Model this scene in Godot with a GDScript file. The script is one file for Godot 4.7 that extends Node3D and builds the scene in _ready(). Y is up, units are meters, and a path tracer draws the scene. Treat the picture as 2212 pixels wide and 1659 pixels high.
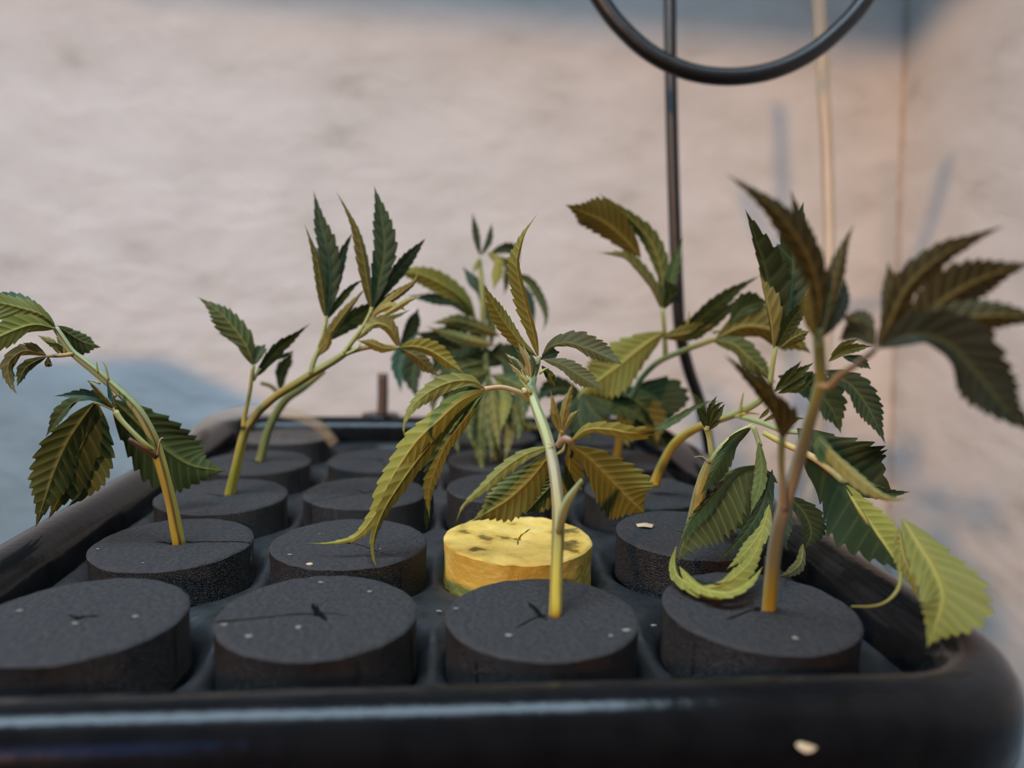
extends Node3D
# A black hydroponic cloning tray with foam collars and drooping cuttings in front of a plastered wall.
# Lengths in the tables below are millimetres, measured in the scene's own axes: x right, y up, z towards the viewer;
# the origin lies on the tops of the collars, in the middle of the front row.

const MM := 0.001
var mats := {}
var taken := {}
var plant_node: Node3D
var plant_base := Vector3.ZERO
var rng := RandomNumberGenerator.new()

func _ready() -> void:
	rng.seed = 11
	# ---- camera
	var cam := Camera3D.new()
	cam.name = "camera"
	cam.position = Vector3(3.85, 83.27, 183.13) * MM
	cam.rotation = Vector3(-0.1279, -0.0856, 0.0178)
	cam.near = 0.01
	cam.far = 20.0
	add_child(cam)
	var lens := CameraAttributesPhysical.new()
	lens.frustum_focal_length = 23.255
	lens.frustum_focus_distance = 0.238
	lens.frustum_near = 0.01
	lens.frustum_far = 20.0
	lens.exposure_aperture = 5.6
	cam.attributes = lens
	cam.fov = 54.6
	cam.current = true
	# ---- sky, sun, window light, exposure
	var env := Environment.new()
	env.background_mode = Environment.BG_SKY
	var sm := ProceduralSkyMaterial.new()
	sm.sky_top_color = Color(0.25, 0.48, 0.82)
	sm.sky_horizon_color = Color(0.46, 0.74, 0.88)
	sm.ground_horizon_color = Color(0.50, 0.48, 0.44)
	sm.ground_bottom_color = Color(0.25, 0.23, 0.20)
	sm.sky_energy_multiplier = 1.7
	sm.ground_energy_multiplier = 1.7
	var sky := Sky.new()
	sky.sky_material = sm
	env.sky = sky
	env.tonemap_mode = Environment.TONE_MAPPER_LINEAR
	env.tonemap_exposure = 1.0
	env.sdfgi_enabled = true
	env.ssao_enabled = true
	env.ssil_enabled = true
	var we := WorldEnvironment.new()
	we.name = "world"
	we.environment = env
	add_child(we)
	var sun := DirectionalLight3D.new()
	sun.name = "sun"
	sun.light_color = Color(1.0, 0.755, 0.50)
	sun.light_energy = 0.67
	sun.light_angular_distance = 3.0
	sun.shadow_enabled = true
	sun.sky_mode = DirectionalLight3D.SKY_MODE_LIGHT_ONLY
	add_child(sun)
	var az := deg_to_rad(39.0)
	var el := deg_to_rad(18.0)
	sun.look_at_from_position(Vector3.ZERO, Vector3(sin(az) * cos(el), -sin(el), -cos(az) * cos(el)))
	var led := AreaLight3D.new()
	led.name = "grow_panel_light"
	led.area_size = Vector2(0.9, 0.25)
	led.light_color = Color(0.77, 0.88, 0.96)
	led.light_energy = 0.95
	led.area_range = 6.0
	led.shadow_enabled = true
	led.position = Vector3(-0.25, 0.72, 0.0)
	add_child(led)
	led.look_at(Vector3(-0.2499, 0.0, -0.001))
	make_materials()
	build_room(led)
	build_tray()
	build_collars()
	build_tubes()
	build_plants()
	build_crumbs()

# ---------------------------------------------------------------- helpers
func numbered(called: String) -> String:
	if not taken.has(called):
		taken[called] = 0
		return called
	taken[called] += 1
	return "%s_%03d" % [called, taken[called]]

func tag(o: Node, label := "", category := "", group := "", kind := "") -> void:
	if label: o.set_meta("label", label)
	if category: o.set_meta("category", category)
	if group: o.set_meta("group", group)
	if kind: o.set_meta("kind", kind)

func mi(called: String, mesh: Mesh, mat: Material, parent: Node = null) -> MeshInstance3D:
	var o := MeshInstance3D.new()
	o.mesh = mesh
	if mat: o.material_override = mat
	if parent == null:
		o.name = numbered(called)
		add_child(o)
	else:
		o.name = called
		parent.add_child(o, true)
	return o

func thing(called: String, at: Vector3, label: String, category: String, group := "") -> Node3D:
	var o := Node3D.new()
	o.name = numbered(called)
	add_child(o)
	o.position = at
	tag(o, label, category, group)
	return o

func noise_tex(freq: float, octaves: int, size: int, sd: int, ramp: Gradient = null, kind := FastNoiseLite.TYPE_SIMPLEX_SMOOTH) -> NoiseTexture2D:
	var n := FastNoiseLite.new()
	n.noise_type = kind
	n.frequency = freq
	n.fractal_octaves = octaves
	n.seed = sd
	var t := NoiseTexture2D.new()
	t.width = size
	t.height = size
	t.seamless = true
	t.noise = n
	if ramp: t.color_ramp = ramp
	return t

func grad(stops: Array) -> Gradient:
	var g := Gradient.new()
	var o := PackedFloat32Array()
	var c := PackedColorArray()
	for s in stops:
		o.append(s[0])
		c.append(s[1])
	g.offsets = o
	g.colors = c
	return g

func std(albedo: Color, rough: float, spec := 0.5) -> StandardMaterial3D:
	var m := StandardMaterial3D.new()
	m.albedo_color = albedo
	m.roughness = rough
	m.metallic_specular = spec
	return m

func relief(m: StandardMaterial3D, t: Texture2D, cm: float, scale: float) -> void:
	m.heightmap_enabled = true
	m.heightmap_texture = t
	m.heightmap_scale = cm
	m.uv1_triplanar = true
	m.uv1_scale = Vector3.ONE * scale

func make_materials() -> void:
	var m := std(Color(1, 1, 1), 0.9, 0.3)
	m.albedo_texture = noise_tex(0.006, 4, 1024, 3, grad([[0.0, Color(0.69, 0.68, 0.66)], [0.25, Color(0.775, 0.77, 0.755)], [0.55, Color(0.80, 0.795, 0.785)], [1.0, Color(0.825, 0.82, 0.81)]]))
	relief(m, noise_tex(0.009, 5, 1024, 5), 0.22, 2.2)
	m.uv1_scale = Vector3(1.3, 2.4, 1.3)
	m.uv1_world_triplanar = true
	mats.wall = m
	m = std(Color(0.75, 0.71, 0.67), 0.9, 0.2)
	relief(m, noise_tex(0.03, 4, 512, 9), 0.2, 6.0)
	mats.seam = m
	mats.floor = std(Color(0.42, 0.38, 0.34), 0.8)
	mats.frame = std(Color(0.85, 0.85, 0.84), 0.5)
	# black plastic of the tray
	m = std(Color(0.085, 0.085, 0.09), 0.2, 0.32)
	m.albedo_texture = noise_tex(0.02, 4, 512, 21, grad([[0.0, Color(0.75, 0.75, 0.75)], [0.6, Color(1, 1, 1)], [0.78, Color(1.0, 1.0, 1.0)], [1.0, Color(1, 1, 1)]]))
	m.roughness_texture = noise_tex(0.05, 4, 512, 22, grad([[0.0, Color(0.75, 0.75, 0.75)], [1.0, Color(1, 1, 1)]]))
	relief(m, noise_tex(0.05, 4, 512, 23), 0.008, 8.0)
	mats.plastic = m
	m = std(Color(0.16, 0.165, 0.17), 0.5, 0.5)
	m.albedo_texture = noise_tex(0.02, 5, 512, 31, grad([[0.0, Color(0.55, 0.55, 0.55)], [0.5, Color(0.85, 0.85, 0.85)], [1.0, Color(1, 0.98, 0.95)]]))
	relief(m, noise_tex(0.03, 5, 512, 33), 0.05, 9.0)
	mats.deck = m
	# foam
	m = std(Color(0.22, 0.208, 0.208), 0.8, 0.35)
	m.albedo_texture = noise_tex(0.03, 5, 1024, 41, grad([[0.0, Color(0.74, 0.74, 0.74)], [0.5, Color(0.88, 0.88, 0.88)], [0.66, Color(0.95, 0.94, 0.92)], [0.74, Color(1, 0.98, 0.94)], [0.80, Color(1, 0.98, 0.94)], [1.0, Color(1, 0.98, 0.94)]]))
	relief(m, noise_tex(0.03, 5, 1024, 43), 0.05, 14.0)
	mats.foam_top = m
	m = std(Color(0.13, 0.085, 0.055), 0.40, 0.5)
	m.albedo_texture = noise_tex(0.09, 3, 512, 51, grad([[0.0, Color(0.4, 0.4, 0.4)], [0.5, Color(0.8, 0.8, 0.8)], [0.72, Color(1, 1, 1)], [0.86, Color(1.9, 1.6, 1.2)]]))
	relief(m, noise_tex(0.1, 3, 1024, 53), 0.09, 22.0)
	mats.foam_side = m
	m = std(Color(1, 1, 1), 0.8, 0.3)
	m.albedo_texture = noise_tex(0.006, 5, 1024, 61, grad([[0.0, Color(0.26, 0.22, 0.09)], [0.2, Color(0.45, 0.36, 0.15)], [0.27, Color(0.70, 0.56, 0.26)], [0.45, Color(0.80, 0.65, 0.32)], [0.7, Color(0.83, 0.69, 0.37)], [1.0, Color(0.87, 0.76, 0.47)]]))
	relief(m, noise_tex(0.012, 6, 1024, 63), 0.05, 9.0)
	mats.crust = m
	m = std(Color(1, 1, 1), 0.75, 0.4)
	m.albedo_texture = noise_tex(0.007, 5, 1024, 65, grad([[0.0, Color(0.60, 0.54, 0.22)], [0.3, Color(0.76, 0.66, 0.28)], [0.5, Color(0.82, 0.71, 0.33)], [1.0, Color(0.88, 0.80, 0.46)]]))
	relief(m, noise_tex(0.02, 5, 1024, 66), 0.05, 9.0)
	mats.crust_side = m
	mats.slit = std(Color(0.07, 0.06, 0.055), 0.9, 0.1)
	# leaves and stems
	m = std(Color(1, 1, 1), 0.6, 0.32)
	m.vertex_color_use_as_albedo = true
	m.backlight_enabled = true
	m.backlight = Color(0.30, 0.34, 0.10)
	relief(m, noise_tex(0.12, 3, 512, 71), 0.005, 40.0)
	m.rim_enabled = true
	m.rim = 0.15
	m.rim_tint = 0.6
	mats.leaf = m
	m = std(Color(1, 1, 1), 0.55, 0.4)
	m.vertex_color_use_as_albedo = true
	relief(m, noise_tex(0.08, 3, 512, 72), 0.004, 40.0)
	m.rim_enabled = true
	m.rim = 0.2
	m.rim_tint = 0.5
	mats.stem = m
	# tubes
	m = std(Color(0.05, 0.045, 0.045), 0.42, 0.5)
	relief(m, noise_tex(0.05, 3, 256, 81), 0.01, 12.0)
	mats.hose = m
	m = std(Color(0.72, 0.62, 0.47, 0.22), 0.22, 0.25)
	m.transparency = BaseMaterial3D.TRANSPARENCY_ALPHA
	mats.clear = m
	m = std(Color(0.32, 0.25, 0.20), 0.6)
	relief(m, noise_tex(0.05, 4, 256, 83), 0.03, 20.0)
	mats.rod = m
	m = std(Color(0.75, 0.62, 0.48), 0.8)
	mats.chip = m
	mats.crumb = std(Color(0.50, 0.47, 0.43), 0.9, 0.2)
	m = std(Color(0.9, 0.93, 1.0), 0.6)
	m.emission_enabled = true
	m.emission = Color(0.77, 0.88, 0.96)
	m.emission_energy_multiplier = 2.0
	mats.led = m

func v3(a: Array, k: int) -> Vector3:
	return Vector3(a[k], a[k + 1], a[k + 2])

func points(a: Array) -> PackedVector3Array:
	var p := PackedVector3Array()
	for k in range(0, a.size(), 3):
		p.append(v3(a, k) * MM)
	return p

# points spaced evenly along a smooth curve through the given ones
func spline(p: PackedVector3Array, n: int) -> PackedVector3Array:
	var fine := PackedVector3Array()
	var last := p.size() - 1
	for k in last:
		var a := p[maxi(k - 1, 0)]
		var d := p[mini(k + 2, last)]
		if k == 0: a = p[0] * 2.0 - p[1]
		if k + 2 > last: d = p[last] * 2.0 - p[last - 1]
		for j in 16:
			fine.append(p[k].cubic_interpolate(p[k + 1], a, d, j / 16.0))
	fine.append(p[last])
	var run := PackedFloat32Array()
	run.append(0.0)
	for k in range(1, fine.size()):
		run.append(run[k - 1] + fine[k].distance_to(fine[k - 1]))
	var out := PackedVector3Array()
	var at := 0
	for k in n:
		var s := run[run.size() - 1] * k / (n - 1.0)
		while at < fine.size() - 2 and run[at + 1] < s:
			at += 1
		out.append(fine[at].lerp(fine[at + 1], clampf((s - run[at]) / maxf(run[at + 1] - run[at], 1e-9), 0, 1)))
	return out

func linear(c: Color) -> Color:
	return c.srgb_to_linear()

# a round or ribbed tube along points, with radii (mm) and colours spread along it
func tube(pts: PackedVector3Array, radii: Array, cols: Array = [], sides := 12, ribs := 0.0, step := 0.003, streak := Color(0, 0, 0, 0)) -> ArrayMesh:
	var length := 0.0
	for k in range(1, pts.size()):
		length += pts[k].distance_to(pts[k - 1])
	var n := clampi(int(length / step) + 4, 6, 160)
	var c := spline(pts, n)
	var st := SurfaceTool.new()
	st.begin(Mesh.PRIMITIVE_TRIANGLES)
	st.set_smooth_group(0)
	var side := Vector3.ZERO
	for k in n:
		var t := (c[mini(k + 1, n - 1)] - c[maxi(k - 1, 0)]).normalized()
		if k == 0:
			side = t.cross(Vector3(0.3, 0.2, 1)).normalized()
		side = (side - t * side.dot(t)).normalized()
		var other := t.cross(side)
		var u := k / (n - 1.0)
		var f := u * (radii.size() - 1)
		var i := mini(int(f), radii.size() - 2)
		var r: float = lerpf(radii[i], radii[i + 1], f - i) * MM
		var col := Color.WHITE
		if cols.size() == 1: col = cols[0]
		elif cols.size() > 1:
			var g := u * (cols.size() - 1)
			var gi := mini(int(g), cols.size() - 2)
			col = (cols[gi] as Color).lerp(cols[gi + 1], g - gi)
		for j in sides:
			var a := TAU * j / sides
			var rr := r * (1.0 + ribs * cos(a * 5.0 + u * 1.5))
			var cc := col
			if streak.a > 0.0:
				cc = col.lerp(Color(streak, 1.0), streak.a * smoothstep(0.35, 0.95, sin(a * 4.0 + u * 2.0 + sin(u * 13.0) * 0.5)))
			st.set_color(linear(cc))
			st.add_vertex(c[k] + (side * cos(a) + other * sin(a)) * rr)
	for k in n - 1:
		for j in sides:
			var j2 := (j + 1) % sides
			var p := k * sides
			var q := p + sides
			for x in [p + j, q + j, p + j2, p + j2, q + j, q + j2]:
				st.add_index(x)
	var b := n * sides
	for e in [0, n - 1]:
		st.set_color(linear(cols[0 if e == 0 else cols.size() - 1] if cols else Color.WHITE))
		st.add_vertex(c[e])
		for j in sides:
			var j2 := (j + 1) % sides
			var base: int = e * sides
			if e == 0:
				for x in [b, base + j, base + j2]: st.add_index(x)
			else:
				for x in [b + 1, base + j2, base + j]: st.add_index(x)
	st.generate_normals()
	return st.commit()

# ---------------------------------------------------------------- the room
func slab(called: String, lo: Vector3, hi: Vector3, mat: Material, parent: Node = null) -> MeshInstance3D:
	var b := BoxMesh.new()
	b.size = hi - lo
	var o := mi(called, b, mat, parent)
	o.position = (lo + hi) / 2.0
	if parent == null: tag(o, "", "", "", "structure")
	return o

func build_room(led: AreaLight3D) -> void:
	slab("wall_back", Vector3(-3.0, -0.85, -0.60), Vector3(0.62, 1.65, -0.48), mats.wall)
	var r := slab("wall_right", Vector3(0, -0.85, -0.52), Vector3(0.12, 1.65, 1.75), mats.wall)
	r.position.x = 0.462
	r.rotation.z = deg_to_rad(3.0)
	slab("wall_left", Vector3(-3.0, -0.85, -0.60), Vector3(-2.88, 1.65, 1.75), mats.wall)
	slab("floor", Vector3(-3.0, -0.95, -0.60), Vector3(0.62, -0.85, 1.75), mats.floor)
	slab("ceiling", Vector3(-3.0, 1.60, -0.60), Vector3(0.70, 1.70, 1.75), mats.wall)
	# wall behind the viewer, with the window that lets in the low sun
	var f := thing("wall_front", Vector3.ZERO, "", "")
	tag(f, "", "", "", "structure")
	var wl := -2.75
	var wr := -0.55
	var wb := 0.6
	var wt := 1.4
	slab("panel", Vector3(-3.0, -0.85, 1.63), Vector3(wl, 1.65, 1.75), mats.wall, f)
	slab("panel", Vector3(wr, -0.85, 1.63), Vector3(0.70, 1.65, 1.75), mats.wall, f)
	slab("panel", Vector3(wl, -0.85, 1.63), Vector3(wr, wb, 1.75), mats.wall, f)
	slab("panel", Vector3(wl, wt, 1.63), Vector3(wr, 1.65, 1.75), mats.wall, f)
	var w := thing("window_1", Vector3.ZERO, "", "")
	tag(w, "", "", "", "structure")
	slab("frame", Vector3(wl, wb, 1.66), Vector3(wl + 0.03, wt, 1.71), mats.frame, w)
	slab("frame", Vector3(wr - 0.03, wb, 1.66), Vector3(wr, wt, 1.71), mats.frame, w)
	slab("frame", Vector3(wl + 0.03, wb, 1.66), Vector3(wr - 0.03, wb + 0.03, 1.71), mats.frame, w)
	slab("frame", Vector3(wl + 0.03, wt - 0.03, 1.66), Vector3(wr - 0.03, wt, 1.71), mats.frame, w)
	# thin line of old filler down the inner corner
	var s := slab("trim_1", Vector3(-0.0025, -1.23, -0.482), Vector3(0.0025, 1.23, -0.477), mats.seam)
	s.position = Vector3(0.402, 0.38, -0.48)
	s.rotation.z = deg_to_rad(3.0)
	# lamp panel hung above the tray, out of the picture
	var lamp := thing("lamp_panel", led.position, "white lamp panel hung above the tray", "lamp")
	lamp.basis = led.basis
	slab("housing", Vector3(-0.46, -0.14, 0.004), Vector3(0.46, 0.14, 0.04), mats.frame, lamp)
	for z in [-0.145, 0.135]:
		slab("hood", Vector3(-0.46, z, -0.16), Vector3(0.46, z + 0.01, 0.006), mats.frame, lamp)
	for x in [-0.465, 0.455]:
		slab("hood", Vector3(x, -0.145, -0.16), Vector3(x + 0.01, 0.145, 0.006), mats.frame, lamp)
	slab("diffuser", Vector3(-0.45, -0.125, 0.0015), Vector3(0.45, 0.125, 0.004), mats.led, lamp)
	for x in [-0.4, 0.4]:
		var top: Vector3 = lamp.basis.inverse() * (Vector3(0, 1.60 - lamp.position.y, 0))
		mi("hanger", tube(PackedVector3Array([Vector3(x, 0, 0.03), Vector3(x, 0, 0.03) + top]), [1.5, 1.5], [], 6, 0.0, 0.05), mats.hose, lamp)
	# tall storage bin left of the tray, out of the picture
	var bin := thing("storage_bin", Vector3(-0.546, -0.842, -0.15), "grey storage bin standing left of the tray", "bin")
	var bs := SurfaceTool.new()
	bs.begin(Mesh.PRIMITIVE_TRIANGLES)
	bs.set_smooth_group(-1)
	var shape := [Vector2(-0.30, -0.008), Vector2(-0.30, 0.955), Vector2(0.10, 0.965), Vector2(0.165, 0.935), Vector2(0.20, 0.88), Vector2(0.20, -0.008)]
	for k in 6:
		var a: Vector2 = shape[k]
		var b2: Vector2 = shape[(k + 1) % 6]
		for v in [Vector3(a.x, a.y, 0.08), Vector3(a.x, a.y, -0.08), Vector3(b2.x, b2.y, 0.08), Vector3(b2.x, b2.y, 0.08), Vector3(a.x, a.y, -0.08), Vector3(b2.x, b2.y, -0.08)]: bs.add_vertex(v)
	for k in range(1, 5):
		for z in [0.08, -0.08]:
			var tri := [shape[0], shape[k], shape[k + 1]]
			if z < 0.0: tri.reverse()
			for q in tri: bs.add_vertex(Vector3(q.x, q.y, z))
	bs.generate_normals()
	mi("body", bs.commit(), mats.floor, bin)
	mi("handle", tube(PackedVector3Array([Vector3(-0.06, 0.80, 0.08), Vector3(-0.05, 0.80, 0.10), Vector3(0.05, 0.80, 0.10), Vector3(0.06, 0.80, 0.08)]), [4, 4], [], 8, 0.0, 0.01), mats.hose, bin)
	# bench that carries the tray
	var t := thing("bench", Vector3(0, -0.85, -0.11), "low bench under the black tray", "bench")
	slab("top", Vector3(-0.115, 0.58, -0.13), Vector3(0.115, 0.61, 0.13), mats.frame, t)
	for x in [-0.1, 0.1]:
		for z in [-0.11, 0.11]:
			slab("leg", Vector3(x - 0.012, 0, z - 0.012), Vector3(x + 0.012, 0.58, z + 0.012), mats.frame, t)

# ---------------------------------------------------------------- the tray
const PITCH_X := 57.4
const PITCH_Z := 57.86
const RIM_X := 127.0
const RIM_FRONT := 42.0
const RIM_BACK := -273.0
const CORNER := 24.0

func hole_centres() -> PackedVector2Array:
	var h := PackedVector2Array()
	for i in 5:
		for j in 4:
			h.append(Vector2((j - 1.5) * PITCH_X, -i * PITCH_Z))
	return h

# a point of the rounded rectangle, moved outwards by o; s counts steps round it
func rim_path() -> Array:
	var out := []
	var x := RIM_X - CORNER
	var zf := RIM_FRONT - CORNER
	var zb := RIM_BACK + CORNER
	var cs := [Vector2(x, zf), Vector2(x, zb), Vector2(-x, zb), Vector2(-x, zf)]
	var starts := [PI / 2, 0.0, -PI / 2, -PI]
	for k in 4:
		for j in 13:
			var a: float = starts[k] - PI / 2 * j / 12.0
			var d := Vector2(cos(a), sin(a))
			out.append([cs[k] + d * CORNER, d])
		# straight run to the next corner
		var p: Vector2 = out[-1][0]
		var d2: Vector2 = out[-1][1]
		var q: Vector2 = cs[(k + 1) % 4] + d2 * CORNER
		for j in range(1, 12):
			out.append([p.lerp(q, j / 12.0), d2])
	return out

func sweep_ring(profile: Array) -> ArrayMesh:
	var path := rim_path()
	var st := SurfaceTool.new()
	st.begin(Mesh.PRIMITIVE_TRIANGLES)
	st.set_smooth_group(0)
	var m := profile.size()
	for p in path:
		for q in profile:
			var xz: Vector2 = p[0] + p[1] * q[0]
			st.add_vertex(Vector3(xz.x, q[1], xz.y) * MM)
	var n := path.size()
	for k in n:
		var k2 := (k + 1) % n
		for j in m - 1:
			for x in [k * m + j, k * m + j + 1, k2 * m + j, k2 * m + j, k * m + j + 1, k2 * m + j + 1]:
				st.add_index(x)
	st.generate_normals()
	return st.commit()

func build_tray() -> void:
	var t := thing("cloning_tray", Vector3(0, -0.24, -0.11), "black plastic cloning tray with a rounded raised rim, holding all the foam collars", "tray")
	# deck: a sheet with a sunken well round every hole
	var holes := hole_centres()
	var st := SurfaceTool.new()
	st.begin(Mesh.PRIMITIVE_TRIANGLES)
	st.set_smooth_group(0)
	var x0 := -120.0
	var z0 := -266.0
	var nx := 161
	var nz := 201
	var bump := FastNoiseLite.new()
	bump.seed = 4
	bump.frequency = 0.03
	for i in nz:
		for j in nx:
			var p := Vector2(x0 + j * 1.5, z0 + i * 1.5)
			var best := 1000.0
			for h in holes:
				best = minf(best, p.distance_to(h))
			var y := -10.5 + bump.get_noise_2d(p.x, p.y) * 0.7
			y -= 4.5 * (1.0 - smoothstep(24.5, 32.0, best))
			if best < 25.5: y -= 12.0 * (1.0 - smoothstep(23.5, 25.5, best))
			st.add_vertex((Vector3(p.x, y, p.y) * MM) - t.position)
	for i in nz - 1:
		for j in nx - 1:
			var a := i * nx + j
			for k in [a, a + 1, a + nx, a + 1, a + nx + 1, a + nx]:
				st.add_index(k)
	st.generate_normals()
	mi("deck", st.commit(), mats.deck, t)
	var rim := mi("rim", sweep_ring([[-6, -20], [-9.5, -14], [-9.2, -10], [-8.6, -6], [-7.2, -2.2], [-5, 0.8], [-2.3, 2.7], [0.8, 3.4], [4, 3.1], [6.8, 1.9], [9, -0.2], [10.6, -2.9], [11.5, -6], [11.8, -10], [11.6, -16], [11, -17], [9, -17.5]]), mats.plastic, t)
	rim.position = -t.position
	var tub := mi("tub", sweep_ring([[7, -14], [9, -17.4], [9.4, -19], [8, -60], [4, -200], [1, -236], [-8, -240], [-60, -240]]), mats.plastic, t)
	tub.position = -t.position
	tag(tub, "straight walls of the tray below its rim")

# ---------------------------------------------------------------- foam collars
# slits: [angle in degrees, length as a share of the radius, width in mm]
func collar(centre: Vector3, slits: Array, label: String, top: Material, side: Material, sd: int, tilt := Vector2.ZERO, rough := 0.35, r := 25.0, group := "black foam collars") -> Node3D:
	var t := thing("foam_collar", centre * MM, label, "plug", group)
	var noise := FastNoiseLite.new()
	noise.seed = sd
	noise.frequency = 0.12
	var order := slits.duplicate()
	order.sort_custom(func(a, b): return a[0] < b[0])
	var rings := [1.3, 2.5, 4, 6, 8.5, 11, 14, 17, 20, 22.2, 23.6, 24.4, 24.85, 25.0]
	var top_st := SurfaceTool.new()
	var side_st := SurfaceTool.new()
	for st in [top_st, side_st]:
		st.begin(Mesh.PRIMITIVE_TRIANGLES)
	top_st.set_smooth_group(0)
	var put := func(a: float, rr: float, y: float, edge: float) -> Vector3:
		var wob: float = noise.get_noise_2d(cos(a) * 9.0 + sd, sin(a) * 9.0) * rough * 0.8
		var q := Vector2(cos(a), sin(a)) * (rr * r / 25.0 + wob * edge)
		var up: float = noise.get_noise_2d(q.x * 0.9, q.y * 0.9 + 40.0) * rough + tilt.x * q.x + tilt.y * q.y
		return Vector3(q.x, y + up * (1.0 if y > -3.0 else 0.2), q.y) * MM
	var count := order.size()
	var base := 0
	for k in count:
		var s0: Array = order[k]
		var s1: Array = order[(k + 1) % count]
		var a0 := deg_to_rad(s0[0])
		var a1 := deg_to_rad(s1[0]) + (TAU if k == count - 1 else 0.0)
		var nseg := maxi(4, int((a1 - a0) / TAU * 110))
		var cols := []
		for j in nseg + 1:
			var col := []
			for i in rings.size():
				var rr: float = rings[i]
				var half0: float = 0.0 if rr > s0[1] * 25.0 + 0.01 else s0[2] / 2.0
				var half1: float = 0.0 if rr > s1[1] * 25.0 + 0.01 else s1[2] / 2.0
				var lo := a0 + asin(clampf(half0 / rr, 0, 0.9))
				var hi := a1 - asin(clampf(half1 / rr, 0, 0.9))
				var y := 0.0
				if rr > 24.0: y = -0.55 * pow((rr - 24.0), 2.0)
				if rr < 3.0: y = -0.3 * (3.0 - rr)
				col.append(put.call(lerpf(lo, hi, j / float(nseg)), rr, y, smoothstep(21.0, 25.0, rr)))
			cols.append(col)
		for j in nseg + 1:
			for i in rings.size():
				top_st.add_vertex(cols[j][i])
		for j in nseg:
			for i in rings.size() - 1:
				var p := base + j * rings.size() + i
				var q := p + rings.size()
				for x in [p, q, p + 1, p + 1, q, q + 1]:
					top_st.add_index(x)
		base += (nseg + 1) * rings.size()
		# outer side, wall down to the hole
		side_st.set_smooth_group(1)
		var levels := [0.0, 2.5, 5.0, 8.0, 11.0, 15.0]
		for j in nseg:
			for l in levels.size() - 1:
				var e := rings.size() - 1
				var f := func(jj: int, d: float) -> Vector3:
					var v: Vector3 = cols[jj][e]
					var bulge: float = 1.0 - 0.012 * sin(d / 15.0 * PI) + noise.get_noise_2d(jj * 3.0 + k * 50.0, d * 2.0) * 0.006 * rough
					return Vector3(v.x * bulge, v.y - d * MM, v.z * bulge)
				var p0: Vector3 = f.call(j, levels[l])
				var p1: Vector3 = f.call(j + 1, levels[l])
				var p2: Vector3 = f.call(j, levels[l + 1])
				var p3: Vector3 = f.call(j + 1, levels[l + 1])
				for v in [p0, p1, p2, p1, p3, p2]: side_st.add_vertex(v)
		# walls of the slits
		side_st.set_smooth_group(-1)
		for jj in [0, nseg]:
			for i in rings.size() - 1:
				var p0: Vector3 = cols[jj][i]
				var p1: Vector3 = cols[jj][i + 1]
				var d := Vector3(0, -0.014, 0)
				var quad := [p0, p1, p0 + d, p1, p1 + d, p0 + d]
				if jj == 0: quad.reverse()
				for v in quad: side_st.add_vertex(v)
		# wall of the middle hole
		for j in nseg:
			var p0: Vector3 = cols[j][0]
			var p1: Vector3 = cols[j + 1][0]
			var d := Vector3(0, -0.014, 0)
			for v in [p1, p0, p1 + d, p0, p0 + d, p1 + d]: side_st.add_vertex(v)
	top_st.generate_normals()
	side_st.index()
	side_st.generate_normals()
	var body := mi("side", side_st.commit(), side, t)
	tag(body, "porous cut side of the collar")
	mi("skin", top_st.commit(), top, t)
	return t

# ---------------------------------------------------------------- leaves and stems
const TOP := [Color(0.18, 0.24, 0.105), Color(0.32, 0.36, 0.18), Color(0.245, 0.245, 0.11), Color(0.16, 0.25, 0.20), Color(0.135, 0.18, 0.08), Color(0.105, 0.13, 0.06), Color(0.52, 0.57, 0.42)]
const UNDER := [Color(0.43, 0.425, 0.175), Color(0.51, 0.49, 0.27), Color(0.32, 0.305, 0.13), Color(0.31, 0.40, 0.30), Color(0.26, 0.285, 0.12), Color(0.19, 0.185, 0.085), Color(0.70, 0.71, 0.54)]

func plant(at: Array, label: String) -> void:
	plant_base = v3(at, 0) * MM
	plant_node = thing("plant_cutting", plant_base, label, "plant", "cuttings rooted in the tray")

func local(a: Array) -> PackedVector3Array:
	var p := points(a)
	for k in p.size(): p[k] -= plant_base
	return p

func stem(called: String, a: Array, radii: Array, cols: Array, streak := 0.0) -> MeshInstance3D:
	return mi(called, tube(local(a), radii, cols, 24, 0.06, 0.0015, Color(0.24, 0.14, 0.08, streak)), mats.stem, plant_node)

func leaf(a: Array, radii: Array, cols: Array) -> MeshInstance3D:
	return mi("leaf", tube(local(a), radii, cols, 10, 0.04, 0.002), mats.stem, plant_node)

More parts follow.
